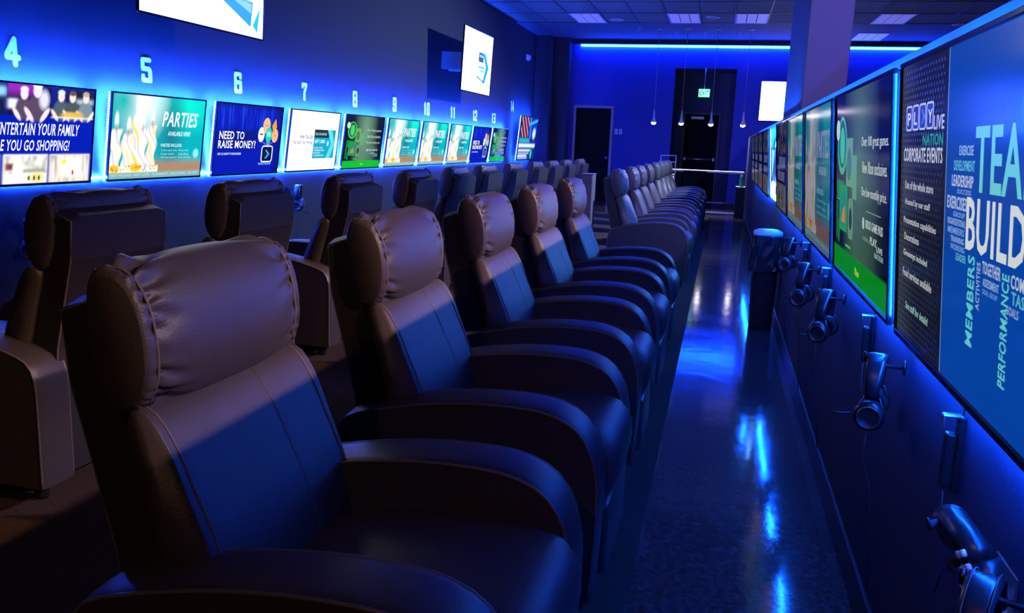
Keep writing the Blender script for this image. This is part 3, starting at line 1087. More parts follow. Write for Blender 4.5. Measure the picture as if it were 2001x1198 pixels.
T_GAMES = [('Over 100 great games.', 0.56, 0.70, 0.40, 0.062, (200, 215, 205), 0, 0), ('New Xbox exclusives.', 0.58, 0.585, 0.37, 0.058, (200, 215, 205), 0, 0),
           ('One low monthly price.', 0.57, 0.46, 0.38, 0.060, (200, 215, 205), 0, 0), ('XBOX GAME PASS', 0.65, 0.325, 0.26, 0.042, (190, 205, 200), 0, 1),
           ('PLAY', 0.73, 0.262, 0.10, 0.036, (190, 205, 200), 0, 1), ('LIVE', 0.83, 0.245, 0.08, 0.026, (190, 205, 200), 0, 1),
           ('NATION', 0.80, 0.212, 0.12, 0.026, (150, 180, 170), 0, 1), ('Available at', 0.61, 0.262, 0.10, 0.024, (140, 150, 140), 0, 0),
           ('Xbox', 0.47, 0.052, 0.08, 0.040, (190, 225, 90), 0, 0)]


def shapes_games2(A):
    shapes_games(A)
    A.ellipse(0.615, 0.343, 0.017, 0.03, (190, 205, 200))


def pic_collage(nx=90, ny=50):
    p = Pic(nx, ny).fill(S(10, 40, 150))
    p.rect(0.03, 0.52, 0.50, 1.0, S(60, 25, 60))
    st = np.clip(np.sin((p.u * 0.9 + p.v * 0.6) * 42), 0, 1)
    p.mix(st * (p.u < 0.5) * (p.u > 0.04) * (p.v > 0.52), S(235, 140, 150))
    p.rect(0.5, 1.0, 0.55, 1.0, S(10, 50, 185), 0.01)
    p.mix(np.exp(-((p.v - 0.85 - (p.u - 0.6) * 0.25) / 0.03) ** 2) * (p.u > 0.5), S(60, 190, 250))
    p.mix(np.exp(-((p.u - 0.56 - (1 - p.v) * 0.15) / 0.03) ** 2) * (p.v > 0.5), S(40, 150, 235))
    p.ell(0.85, 0.62, 0.09, 0.12, S(200, 220, 240), 0.4)
    p.rect(0.0, 0.62, 0.40, 0.50, S(40, 165, 190), 0.01)
    p.rect(0.0, 1.0, 0.29, 0.37, S(210, 235, 245), 0.008)
    for k, (a, b, c) in enumerate(((0.03, 0.72, 0.215), (0.03, 0.66, 0.145), (0.03, 0.55, 0.085), (0.03, 0.60, 0.035))):
        p.rect(a, b, c - 0.02, c + 0.022, S(150, 180, 235) if k % 2 else S(225, 235, 250), 0.006)
    p.ell(0.80, 0.13, 0.05, 0.11, S(60, 210, 90), 0.4)
    return p


def pic_logo(nx=90, ny=50):
    p = Pic(nx, ny).fill(S(255, 255, 255))
    return p


def shapes_logo(A):
    A.rrect(0.52, 0.70, 0.52, 0.68, 0.02, (60, 90, 80))
    A.rect(0.55, 0.69, 0.60, 0.64, (150, 200, 160))
    A.poly([(0.66, 0.68), (0.76, 0.68), (0.90, 0.46), (0.78, 0.18), (0.70, 0.18), (0.80, 0.46)], (10, 170, 215))
    A.rect(0.53, 0.74, 0.42, 0.45, (40, 190, 205))
    A.rect(0.58, 0.76, 0.36, 0.395, (120, 215, 225))
    A.poly([(0.48, 0.26), (0.74, 0.19), (0.74, 0.215), (0.48, 0.285)], (20, 120, 130))
    A.rect(0.88, 0.92, 0.68, 0.71, (40, 170, 205))
    A.rect(0.88, 0.92, 0.15, 0.18, (40, 170, 205))


def shapes_logo_near(A):
    A.poly([(0.60, 0.36), (0.62, 0.25), (0.88, 0.08), (0.90, 0.30)], (40, 150, 225))
    A.poly([(0.68, 0.30), (0.88, 0.20), (0.89, 0.28), (0.72, 0.38)], (150, 205, 240))
    A.poly([(0.945, 0.04), (0.97, 0.28), (0.90, 0.10)], (10, 185, 195))


def pic_team(nx=150, ny=86):
    p = Pic(nx, ny).fill(S(6, 84, 212))
    p.ell(0.9, 0.9, 0.5, 0.5, S(10, 98, 235), 0.9, amt=0.6)
    p.ell(0.5, 0.25, 0.4, 0.4, S(12, 95, 205), 0.9, amt=0.5)
    # left text panel with dimpled texture
    d = np.clip(np.sin(p.u * 330) * np.sin(p.v * 190), 0, 1) * 0.0
    p.mix(1.0 * (p.u < 0.383), S(26, 30, 40))
    p.mix(np.clip(0.16 - p.u, 0, 1) * 5 * (0.5 + p.noise(0.25, 3, 12, 10)) * (p.u < 0.38), S(95, 105, 110))
    return p


def shapes_team(A):
    # dimpled leather-look dots of the dark panel
    for j in range(44):
        for i in range(17):
            a = 0.012 + i * 0.0205 + (0.010 if j % 2 else 0)
            b = 0.02 + j * 0.0222
            q = max(0.0, 1 - i / 17)
            A.poly([(a - 0.0055, b), (a, b - 0.007), (a + 0.0055, b), (a, b + 0.007)], (34 + 42 * q, 38 + 44 * q, 44 + 44 * q))
    A.rect(0.381, 0.385, 0.0, 1.0, (120, 150, 190))
    for k, a in enumerate((0.045, 0.105, 0.165, 0.225)):
        A.rrect(a, a + 0.055, 0.765, 0.855, 0.008, (190, 200, 205))
        A.rrect(a + 0.005, a + 0.050, 0.772, 0.848, 0.006, (16, 20, 45))
    A.poly([(0.183, 0.835), (0.193, 0.835), (0.212, 0.81), (0.193, 0.785), (0.183, 0.785), (0.198, 0.81)], (50, 120, 235))


T_TEAM = [('P', 0.058, 0.785, 0.03, 0.045, (220, 225, 230), 0, 1), ('L', 0.118, 0.785, 0.028, 0.045, (220, 225, 230), 0, 1), ('Y', 0.238, 0.785, 0.034, 0.045, (220, 225, 230), 0, 1),
          ('LIVE', 0.285, 0.762, 0.075, 0.045, (190, 200, 205), 0, 1), ('NATION', 0.20, 0.712, 0.155, 0.038, (20, 160, 95), 0, 1),
          ('CORPORATE EVENTS', 0.03, 0.655, 0.325, 0.050, (205, 210, 210), 0, 1),
          ('Use of the whole store', 0.05, 0.555, 0.245, 0.030, (190, 195, 195), 0, 1), ('Hosted by our staff', 0.055, 0.49, 0.22, 0.030, (190, 195, 195), 0, 1),
          ('Presentation capabilities', 0.045, 0.42, 0.28, 0.032, (190, 195, 195), 0, 1), ('Decorations', 0.055, 0.365, 0.135, 0.028, (190, 195, 195), 0, 1),
          ('Giveaways included', 0.05, 0.30, 0.215, 0.030, (190, 195, 195), 0, 1), ('Food services available', 0.05, 0.228, 0.255, 0.031, (190, 195, 195), 0, 1),
          ('See staff for details!', 0.085, 0.11, 0.20, 0.028, (150, 195, 185), 0, 1),
          ('TEAM', 0.555, 0.585, 0.30, 0.175, (110, 215, 200), 0, 1), ('BUILDING', 0.52, 0.42, 0.455, 0.150, (225, 232, 225), 0, 1),
          ('EXERCISE', 0.465, 0.682, 0.08, 0.028, (150, 190, 225), 0, 1), ('DEVELOPMENT', 0.435, 0.638, 0.12, 0.030, (95, 190, 205), 0, 1),
          ('LEADERSHIP', 0.425, 0.592, 0.125, 0.034, (190, 205, 225), 0, 1), ('SUCCESS', 0.46, 0.572, 0.08, 0.014, (120, 165, 215), 0, 1),
          ('EXERCISES', 0.40, 0.525, 0.12, 0.038, (180, 200, 225), 0, 1), ('GROUP', 0.44, 0.503, 0.07, 0.016, (120, 165, 215), 0, 1),
          ('ORGANIZATIONAL', 0.405, 0.478, 0.11, 0.020, (150, 185, 220), 0, 1), ('MEMBERS', 0.41, 0.452, 0.10, 0.020, (120, 165, 215), 0, 1),
          ('TRAINING', 0.43, 0.428, 0.08, 0.018, (150, 185, 220), 0, 1), ('WORKING', 0.43, 0.405, 0.085, 0.018, (120, 165, 215), 0, 1),
          ('LEADER', 0.465, 0.378, 0.06, 0.022, (95, 190, 205), 0, 1),
          ('|MEMBERS', 0.575, 0.155, 0.255, 0.036, (100, 210, 205), 0, 1), ('|ACTIVITIES', 0.605, 0.27, 0.13, 0.018, (150, 185, 220), 0, 1),
          ('TOGETHER', 0.615, 0.375, 0.085, 0.034, (180, 200, 225), 0, 1), ('ASSESSMENT', 0.62, 0.343, 0.075, 0.022, (150, 185, 220), 0, 1),
          ('GOAL', 0.62, 0.322, 0.03, 0.014, (110, 160, 215), 0, 1), ('GROUP', 0.655, 0.322, 0.035, 0.014, (110, 160, 215), 0, 1),
          ('|PERFORMANCE', 0.738, 0.115, 0.285, 0.030, (100, 210, 205), 0, 1),
          ('COMMUNICATION', 0.745, 0.372, 0.20, 0.034, (190, 205, 225), 0, 1), ('TASKS', 0.75, 0.334, 0.085, 0.032, (95, 190, 205), 0, 1),
          ('GOALS', 0.73, 0.305, 0.05, 0.022, (150, 175, 220), 0, 1)]


# ---- lettering and flat shapes as thin meshes on the panel
_txt = {}


def text_mesh(s, bold):
    key = (s, bold)
    if key in _txt:
        return _txt[key]
    cu = bpy.data.curves.new('t', 'FONT')
    cu.body = s
    cu.resolution_u = 2
    cu.offset = 0.018 if bold else 0.0
    cu.space_character = 1.06 if bold else 1.0
    o = bpy.data.objects.new('t', cu)
    COL.objects.link(o)
    dg = bpy.context.evaluated_depsgraph_get()
    me = bpy.data.meshes.new_from_object(o.evaluated_get(dg))
    V = np.array([v.co[:2] for v in me.vertices])
    F = [tuple(p.vertices) for p in me.polygons]
    bpy.data.objects.remove(o)
    bpy.data.curves.remove(cu)
    bpy.data.meshes.remove(me)
    if len(V) == 0:
        V = np.zeros((0, 2))
    lo, hi = V.min(0), V.max(0)
    V = (V - lo) / (hi - lo)
    _txt[key] = (V, F)
    return _txt[key]


class Art:
    def __init__(self, W, Hh):
        self.W, self.H = W, Hh
        self.v, self.f, self.c = [], [], []
        self.z = 0.0001

    def _add(self, pts, faces, col, dz=0.00001):
        b = len(self.v)
        for (a, q) in pts:
            self.v.append((self.z, (a - 0.5) * self.W, (q - 0.5) * self.H))
            self.c.append(h255(*col))
        self.f += [tuple(b + i for i in f) for f in faces]
        self.z += dz

    def poly(self, pts, col):
        ar = sum(pts[i][0] * pts[(i + 1) % len(pts)][1] - pts[(i + 1) % len(pts)][0] * pts[i][1] for i in range(len(pts)))
        if ar < 0:
            pts = pts[::-1]
        self._add(pts, [tuple(range(len(pts)))], col, 0.0)

    def rect(self, a, b, c, d, col):
        self.poly([(a, c), (b, c), (b, d), (a, d)], col)
        self.z += 0.00001

    def ellipse(self, a, b, ra, rb, col, n=20):
        self.poly([(a + ra * cos(2 * pi * k / n), b + rb * sin(2 * pi * k / n)) for k in range(n)], col)
        self.z += 0.00001

    def rrect(self, a, b, c, d, r, col):
        r2 = r * self.W / self.H
        pts = []
        for (x, y, a0) in ((b - r, d - r2, 0), (a + r, d - r2, 90), (a + r, c + r2, 180), (b - r, c + r2, 270)):
            for k in range(4):
                t = radians(a0 + 30 * k)
                pts.append((x + r * cos(t), y + r2 * sin(t)))
        self.poly(pts, col)
        self.z += 0.00001

    def text(self, s, a, b, w_, h_, col, slant, bold):
        vert = s.startswith('|')
        V, F = text_mesh(s.lstrip('|'), bold)
        if vert:
            hh = h_ * 1.0
            pts = [(a - y * hh, b + x * w_) for x, y in V]
        else:
            pts = [(a + x * w_ + slant * (y - 0.5) * h_ * 0.6, b + y * h_) for x, y in V]
        self._add(pts, F, col)

    def build(self, parent, m, x0):
        o = mesh_obj('lettering', [(x + x0, y, z) for x, y, z in self.v], self.f, m, parent)
        at = o.data.color_attributes.new('col', 'FLOAT_COLOR', 'POINT')
        vals = np.ones((len(self.v), 4), np.float32)
        vals[:, :3] = np.array(self.c)
        at.data.foreach_set('color', vals.ravel())
        return o


def pic_object(name, p, W, Hh, m, parent, x0):
    nx, ny = p.nx, p.ny
    ys = (p.u - 0.5) * W
    zs = (p.v - 0.5) * Hh
    verts = [(x0, float(a), float(b)) for a, b in zip(ys.ravel(), zs.ravel())]
    faces = []
    for j in range(ny):
        for i in range(nx):
            a = j * (nx + 1) + i
            faces.append((a, a + 1, a + nx + 2, a + nx + 1))
    me = bpy.data.meshes.new(name)
    me.from_pydata(verts, [], faces)
    at = me.color_attributes.new('col', 'FLOAT_COLOR', 'POINT')
    vals = np.ones((len(verts), 4), np.float32)
    vals[:, :3] = np.clip(p.c, 0, 1).reshape(-1, 3)
    at.data.foreach_set('color', vals.ravel())
    me.materials.append(m)
    o = bpy.data.objects.new(name, me)
    COL.objects.link(o)
    o.parent = parent
    return o


_pics = {}


def make_tv(loc, rot, W, Hh, pic, texts, shapes, label, group, smat, pmat, led=LEDTV, beads=True, arm=0.06, cat='television', led_on=True):
    """local frame: panel faces +x, width along y, height along z, origin at the panel centre"""
    t = tag(empty('wall_television', loc, rot), label, cat, group)
    bz = 0.011
    b = nb()
    box(b, -0.008, 0.006, -W / 2, W / 2, Hh / 2 - bz, Hh / 2, 0.002, 1)
    box(b, -0.008, 0.006, -W / 2, W / 2, -Hh / 2, -Hh / 2 + bz * 1.4, 0.002, 1)
    box(b, -0.008, 0.006, -W / 2, -W / 2 + bz, -Hh / 2 + bz, Hh / 2 - bz, 0.002, 1)
    box(b, -0.008, 0.006, W / 2 - bz, W / 2, -Hh / 2 + bz, Hh / 2 - bz, 0.002, 1)
    bm_obj('bezel', b, BEZEL, t)
    b = nb()
    box(b, -0.022, -0.002, -W / 2 + 0.003, W / 2 - 0.003, -Hh / 2 + 0.003, Hh / 2 - 0.003, 0.004, 1)
    box(b, -0.045, -0.022, -W * 0.30, W * 0.30, -Hh * 0.34, Hh * 0.25, 0.01, 1)
    bm_obj('housing', b, PLASTIC, t)
    if pic is not None:
        key = (pic.__name__, W, smat.name)
        iw, ih = W - 2 * bz, Hh - 2.4 * bz
        if key not in _pics:
            s = pic_object('screen', pic(), iw, ih, smat, t, 0.0005)
            s.location = (0, 0, bz * 0.2)
            a = Art(iw, ih)
            if shapes:
                shapes(a)
            for tx in texts:
                a.text(*tx)
            L = None
            if a.v:
                L = a.build(s, pmat, 0.0006)
            _pics[key] = (s, L)
        else:
            s0, L0 = _pics[key]
            s = s0.copy()
            COL.objects.link(s)
            s.parent = t
            if L0:
                L = L0.copy()
                COL.objects.link(L)
                L.parent = s
    else:
        s = bm_obj('screen', box(nb(), -0.001, 0.0005, -W / 2 + bz, W / 2 - bz, -Hh / 2 + bz, Hh / 2 - bz), BEZEL, t)
    # wall bracket
    b = nb()
    box(b, -arm - 0.02, -0.045, -0.20, -0.17, -0.14, 0.12, 0.003, 1)
    box(b, -arm - 0.02, -0.045, 0.17, 0.20, -0.14, 0.12, 0.003, 1)
    bm_obj('bracket', b, METAL, t)
    if led_on:
        # strip of LEDs round the back edge
        b = nb()
        i_, th = 0.006, 0.012
        x0, x1 = -0.0242, -0.0225
        box(b, x0, x1, -W / 2 + i_, W / 2 - i_, Hh / 2 - i_ - th, Hh / 2 - i_)
        box(b, x0, x1, -W / 2 + i_, W / 2 - i_, -Hh / 2 + i_, -Hh / 2 + i_ + th)
        box(b, x0, x1, -W / 2 + i_, -W / 2 + i_ + th, -Hh / 2 + i_ + th, Hh / 2 - i_ - th)
        box(b, x0, x1, W / 2 - i_ - th, W / 2 - i_, -Hh / 2 + i_ + th, Hh / 2 - i_ - th)
        lo = bm_obj('led_strip', b, led, t)
        if beads:
            b = nb()
            n = 34
            for s_ in (-1,):
                for k in range(n):
                    z = -Hh / 2 + 0.015 + (Hh - 0.03) * k / (n - 1)
                    box(b, -0.026, -0.021, s_ * (W / 2 + 0.002) - 0.003, s_ * (W / 2 + 0.002) + 0.003, z - 0.0028, z + 0.0028)
            o = bm_obj('led_bead_row', b, LEDDOT, lo)
    return t


TW, TH = 1.115, 0.636
LT = [(4, pic_family, T_FAMILY, None, 'lit screen showing photos of people and ENTERTAIN YOUR FAMILY, leftmost on the wall'),
      (5, pic_parties, T_PARTIES, None, 'lit screen below the block five, showing candles and PARTIES in teal'),
      (6, pic_money, T_MONEY, shapes_money, 'lit screen in dark blue with NEED TO RAISE MONEY and balloons'),
      (7, pic_gift, T_GIFT, shapes_gift, 'lit white screen on the left wall, showing a teal gift card'),
      (8, pic_games, T_GAMES, shapes_games2, 'nearer black and green games screen on the left wall'),
      (9, pic_parties, T_PARTIES, None, 'lit teal candle screen on the left wall, nearest of the three small ones'),
      (10, pic_parties, T_PARTIES, None, 'lit teal candle screen on the left wall, middle of the three small ones'),
      (11, pic_parties, T_PARTIES, None, 'lit teal candle screen on the left wall, farthest of the three small ones'),
      (12, pic_money, T_MONEY, shapes_money, 'farther dark blue screen on the left wall, small in view'),
      (13, pic_games, T_GAMES, shapes_games2, 'farther green and black screen on the left wall, small in view')]
for n, pf, tx, sh, lab in LT:
    make_tv((-4.1947, 5.7303 + 1.2734 * (n - 5), -0.0697 + H), (0, 0.139, 0), TW, TH, pf, tx, sh, lab,
            'row of lit screens on the left wall', SCR, PRINT)
make_tv((-4.10, 17.96, 0.085 + H), (0, 0.10, 0), 1.60, 0.92, pic_collage, [], None,
        'larger lit screen with a red and blue collage, farthest on the left wall', 'row of lit screens on the left wall', SCR, PRINT, led=LEDEND)
# glowing connecting pieces of LED strip between neighbouring screens, level with their lower edges
GAPS = ['the ENTERTAIN and large PARTIES screens', 'the large PARTIES and NEED TO RAISE MONEY screens', 'the RAISE MONEY and white gift screens',
        'the white gift and green games screens', 'the nearer games screen and first small teal screen', 'the first and second small teal screens',
        'the second and third small teal screens', 'the third small teal and small blue screens', 'the small blue and small green screens']
for n in range(4, 13):
    y = 5.7303 + 1.2734 * (n - 4.5)
    b = nb()
    box(b, 0, 0.012, -0.055, 0.055, -0.007, 0.007, 0.002, 1)
    o = bm_obj('led_connector', b, LEDTV)
    o.location = (XL + 0.002, y, -0.0697 + H - 0.285)
    tag(o, 'short glowing LED strip between ' + GAPS[n - 4], 'led strip', 'LED strips between screens')

# upper screens of the left wall, on long brackets
make_tv((-3.75, 5.76, 1.19 + H), (0, 0.05, 0), 1.56, 0.90, pic_logo, [], shapes_logo_near, 'nearer bright white screen high on the left wall, cut off by the picture top',
        'white screens high up', SCR_HI, SCR, beads=False, arm=0.50, led_on=False)
t = make_tv((-3.75, 12.80, 1.17 + H), (0, 0.05, 0), 1.5601, 0.92, pic_logo, [], shapes_logo, 'farther bright white screen high on the left wall, showing a teal arrow',
            'white screens high up', SCR_HI, SCR, beads=False, arm=0.50, led_on=False)
t = make_tv((1.50, 19.86, 1.09 + H), (0, 0.02, -pi / 2), 1.62, 0.86, pic_logo, [], None, 'bright white screen on the blue back wall, half hidden by the square column',
            'white screens high up', SCR_HI, SCR, beads=False, arm=0.12, led_on=False)

RTV = [(1, pic_team, T_TEAM, shapes_team, 'blue screen at the right edge with TEAM BUILDING words and a dark text panel'),
       (2, pic_games, T_GAMES, shapes_games2, 'second screen from the right edge, black and green with a bright green bar'),
       (3, pic_parties, T_PARTIES, None, 'third screen from the right edge, teal with candles'),
       (4, pic_parties, T_PARTIES, None, 'fourth screen from the right edge, narrow-looking, dim teal'),
       (5, pic_family, T_FAMILY, None, 'dim photo screen on the partition, just nearer than the exposed bright LED outline'),
       (7, pic_family, T_FAMILY, None, 'dim screen on the partition, first beyond the bright LED outline'),
       (8, pic_family, T_FAMILY, None, 'dim screen on the partition, second beyond the bright LED outline'),
       (9, pic_family, T_FAMILY, None, 'dim screen on the partition, third beyond the bright LED outline'),
       (10, pic_family, T_FAMILY, None, 'farthest dim screen on the partition')]
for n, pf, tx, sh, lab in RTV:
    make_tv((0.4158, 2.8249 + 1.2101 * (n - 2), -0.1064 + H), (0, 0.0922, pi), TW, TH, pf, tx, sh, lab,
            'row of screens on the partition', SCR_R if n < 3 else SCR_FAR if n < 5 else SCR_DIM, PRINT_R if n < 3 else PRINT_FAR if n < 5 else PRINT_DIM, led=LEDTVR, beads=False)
# station 6: bare LED outline still glowing on the wall, screen missing, bracket left
t6 = tag(empty('led_outline', (XR - 0.001, 2.8249 + 1.2101 * 4, -0.1064 + H), (0, 0, pi)), 'bare bright blue-white LED outline on the partition where a screen is missing', 'led strip')
LEDBARE = mat('bare_led_strip', (0.3, 0.5, 0.9), 0.4, noise=(50, 0.1), emit=(0.10, 0.40, 1.0), estr=26)
b = nb()
box(b, 0.002, 0.03, -0.54, 0.54, 0.24, 0.31)
box(b, 0.002, 0.03, -0.54, -0.40, -0.30, 0.24)
box(b, 0.002, 0.03, 0.50, 0.54, -0.30, 0.24)
box(b, 0.002, 0.03, -0.40, 0.50, -0.30, -0.27)
bm_obj('strip', b, LEDBARE, t6)
b = nb()
box(b, 0.002, 0.05, -0.22, -0.18, -0.15, 0.15, 0.004, 1)
box(b, 0.002, 0.05, 0.18, 0.22, -0.15, 0.15, 0.004, 1)
box(b, 0.002, 0.02, -0.18, 0.18, 0.05, 0.09, 0.003, 1)
bm_obj('bracket', b, METAL, t6)

# ---------------------------------------------------------------- wall numbers (block digits)
DIG = {'0': [[(0, 0), (1, 0), (1, 2), (0, 2), (0, 0)]], '1': [[(0.25, 1.7), (0.55, 2), (0.55, 0)]],
       '2': [[(0, 1.6), (0, 2), (1, 2), (1, 1.15), (0, 0.35), (0, 0), (1, 0)]], '3': [[(0, 2), (1, 2), (1, 0), (0, 0)], [(0.3, 1), (1, 1)]],
       '4': [[(0.72, 0), (0.72, 2), (0, 0.75), (0, 0.55), (1.05, 0.55)]], '5': [[(1, 2), (0, 2), (0, 1.12), (0.85, 1.12), (1, 0.95), (1, 0), (0, 0), (0, 0.4)]],
       '6': [[(1, 1.6), (1, 2), (0, 2), (0, 0), (1, 0), (1, 1.05), (0, 1.05)]], '7': [[(0, 1.65), (0, 2), (1, 2), (0.45, 0.9), (0.45, 0)]],
       '8': [[(0, 0), (1, 0), (1, 2), (0, 2), (0, 0)], [(0, 1.03), (1, 1.03)]], '9': [[(0, 0.4), (0, 0), (1, 0), (1, 2), (0, 2), (0, 0.98), (1, 0.98)]]}


def digit(bm, ch, y0, w_, h_, th, t):
    for k, line in enumerate(DIG[ch]):
        P = [Vector((y0 + th / 2 + a * (w_ - th), th / 2 + b * (h_ - th) / 2)) for a, b in line]
        for a, b in zip(P, P[1:]):
            d = (b - a).normalized() * th * 0.42
            nrm = Vector((-d.y, d.x)).normalized() * th / 2
            a2, b2 = a - d, b + d
            # elongated hexagon stroke -> cut corners
            n2 = nrm * 0.55
            q = d * 0.55
            pts = [a2 + n2, a + nrm, b + nrm, b2 + n2, b2 - n2, b - nrm, a - nrm, a2 - n2]
            t += 0.00025
            lo = [bm.verts.new((0, p.x, p.y)) for p in pts]
            hi = [bm.verts.new((t, p.x, p.y)) for p in pts]
            bm.faces.new(hi)
            bm.faces.new(lo[::-1])
            for i in range(8):
                j = (i + 1) % 8
                bm.faces.new((lo[i], lo[j], hi[j], hi[i]))


NUM_LABELS = ['white block four on the left wall, leftmost number, above the ENTERTAIN YOUR FAMILY screen',
              'white block five on the left wall above the large teal PARTIES screen',
              'white block six on the left wall above the NEED TO RAISE MONEY screen',
              'white block seven on the left wall above the white gift card screen',
              'white block eight on the left wall above the nearer green and black games screen',
              'white block nine on the left wall above the nearest of three small teal screens',
              'white block ten on the left wall above the middle of three small teal screens',
              'white block eleven on the left wall above the farthest of three small teal screens',
              'white block twelve on the left wall above the small dark blue screen',
              'white block thirteen on the left wall above the small green and black screen',
              'white block fourteen, rightmost number on the left wall, above the collage screen']
for n in range(4, 15):
    yc = 5.70 + 1.252 * (n - 5)
    s = str(n)
    bm = nb()
    hh = 0.185
    zz = 0.337
    if n == 14:
        yc, zz, hh = 17.15, 0.61, 0.22
    ww = 0.118
    x = -ww * len(s) / 2 - 0.01 * (len(s) - 1)
    for ch in s:
        digit(bm, ch, x, ww, hh, 0.036, 0.006)
        x += ww + 0.02
    o = bm_obj('wall_number', bm, NUMP, None, False, False)
    o.location = (XL + 0.001, yc, zz + H)
    tag(o, NUM_LABELS[n - 4], 'number', 'white numbers above the screens')

# ---------------------------------------------------------------- headsets, holders, bin, counter, pendants, signs


def headset(loc, rot, label, group, s=1.0):
    """hangs from a hook: band in the local yz plane, ear cups below, local +x away from the wall"""
    t = tag(empty('gaming_headset', loc, rot), label, 'headset', group)
    # headband, a wide flat strap bent into an arch
    R = 0.078 * s
    b = nb()
    ring = []
    n = 20
    for k in range(n + 1):
        a = radians(-18 + 216 * k / n)
        y, z = R * cos(a), 1.12 * R * sin(a)
        nx_, nz_ = cos(a), sin(a)
        wd = (0.017 + 0.010 * sin(pi * k / n)) * s
        th = 0.006 * s
        ring.append([b.verts.new((sx * wd, y + nx_ * q, z + nz_ * q)) for sx, q in ((-1, -th * 0.4), (-1, th * 0.6), (-0.5, th), (0.5, th), (1, th * 0.6), (1, -th * 0.4), (0, -th))])
    for A, B in zip(ring, ring[1:]):
        m = len(A)
        for k in range(m):
            b.faces.new((A[k], A[(k + 1) % m], B[(k + 1) % m], B[k]))
    b.faces.new(ring[0][::-1])
    b.faces.new(ring[-1])
    bm_obj('headband', b, PLASTIC, t, True)
    b = nb()
    for k in range(14):
        pass
    pts = [(0, (R - 0.010 * s) * cos(radians(q)), 1.12 * (R - 0.010 * s) * sin(radians(q))) for q in range(35, 146, 10)]
    tube(b, pts, 0.012 * s, 8)
    bm_obj('headband_pad', b, SOFTBLACK, t, True)
    for sgn in (-1, 1):
        yk = tube(nb(), [(0.02 * s, sgn * R * 0.97, -0.02 * s), (0.036 * s, sgn * (R + 0.002), -0.055 * s), (0.036 * s, sgn * R, -0.085 * s)], 0.004 * s, 6)
        tube(yk, [(-0.02 * s, sgn * R * 0.97, -0.02 * s), (-0.036 * s, sgn * (R + 0.002), -0.055 * s), (-0.036 * s, sgn * R, -0.085 * s)], 0.004 * s, 6)
        bm_obj('yoke', yk, PLASTIC, t, True)
        prof = [(0.030 * s, 0.0), (0.040 * s, 0.002 * s), (0.044 * s, 0.012 * s), (0.043 * s, 0.022 * s), (0.038 * s, 0.030 * s), (0.030 * s, 0.033 * s), (0.028 * s, 0.031 * s), (0.004 * s, 0.033 * s)]
        y0 = sgn * (R - 0.008 * s)
        b = lathe(nb(), [(r, sgn * h) for r, h in prof], 22, (0, y0, -0.075 * s), 'y')
        c = bm_obj('ear_cup', b, PLASTIC, t, True)
        bm_obj('cup_ring', tube(nb(), [(0.031 * s * cos(2 * pi * k / 24), y0 + sgn * 0.0335 * s, -0.075 * s + 0.031 * s * sin(2 * pi * k / 24)) for k in range(24)], 0.0014 * s, 5, True), METAL, c, True)
        prof = [(0.020 * s, 0.0), (0.024 * s, -0.016 * s), (0.034 * s, -0.020 * s), (0.041 * s, -0.013 * s), (0.042 * s, -0.004 * s), (0.038 * s, 0.002 * s)]
        b = lathe(nb(), [(r, sgn * h) for r, h in prof], 22, (0, y0, -0.075 * s), 'y')
        bm_obj('ear_pad', b, SOFTBLACK, c, True)
    # microphone boom
    bm_obj('microphone_boom', tube(nb(), [(0, -R, -0.09 * s), (0.05 * s, -R - 0.005, -0.12 * s), (0.10 * s, -R + 0.01, -0.125 * s), (0.115 * s, -R + 0.02, -0.12 * s)],
                                   [0.003 * s, 0.0025 * s, 0.0025 * s, 0.006 * s], 6), PLASTIC, t, True)
    # hook under the band
    hk = tube(nb(), [(-0.062, 0, R * 1.12 - 0.028 * s), (0.02 * s, 0, R * 1.12 - 0.028 * s), (0.034 * s, 0, R * 1.12 - 0.018 * s), (0.036 * s, 0, R * 1.12 + 0.005 * s)], 0.005, 8)
    lathe(hk, [(0.02, -0.066), (0.02, -0.060), (0.008, -0.058)], 12, (0, 0, R * 1.12 - 0.028 * s), 'x')
    bm_obj('wall_hook', hk, PLASTIC, t, True)
    # cable
    bm_obj('cable', tube(nb(), [(0, R, -0.115 * s), (0.004, R + 0.01, -0.17), (-0.02, R - 0.01, -0.25), (-0.035, R + 0.03, -0.36), (-0.045, R + 0.02, -0.50)], 0.0022, 6), CABLE, t, True)
    return t


def holder(loc, rot, label, group):
    t = tag(empty('controller_holder', loc, rot), label, 'holder', group)
    b = nb()
    box(b, 0.0, 0.012, -0.014, 0.014, -0.10, 0.055, 0.004)
    bm_obj('back_plate', b, PLASTIC, t)
    b = nb()
    box(b, 0.012, 0.032, -0.012, 0.012, -0.09, 0.02, 0.005)
    bm_obj('cradle', b, PLASTIC, t)
    b = nb()
    box(b, 0.004, 0.040, -0.010, 0.010, 0.050, 0.056, 0.002, 1)
    box(b, 0.036, 0.042, -0.010, 0.010, 0.030, 0.056, 0.002, 1)
    bm_obj('metal_clip', b, METAL, t)
    b = tube(nb(), [(0.004, -0.004, 0.055), (0.006, 0.02, 0.11), (0.004, 0.05, 0.18)], 0.0022, 6)
    tube(b, [(0.022, 0, -0.09), (0.022, 0.012, -0.16), (0.012, 0.045, -0.23), (0.02, 0.03, -0.30)], 0.002, 6)
    bm_obj('cable', b, CABLE, t, True)
    return t


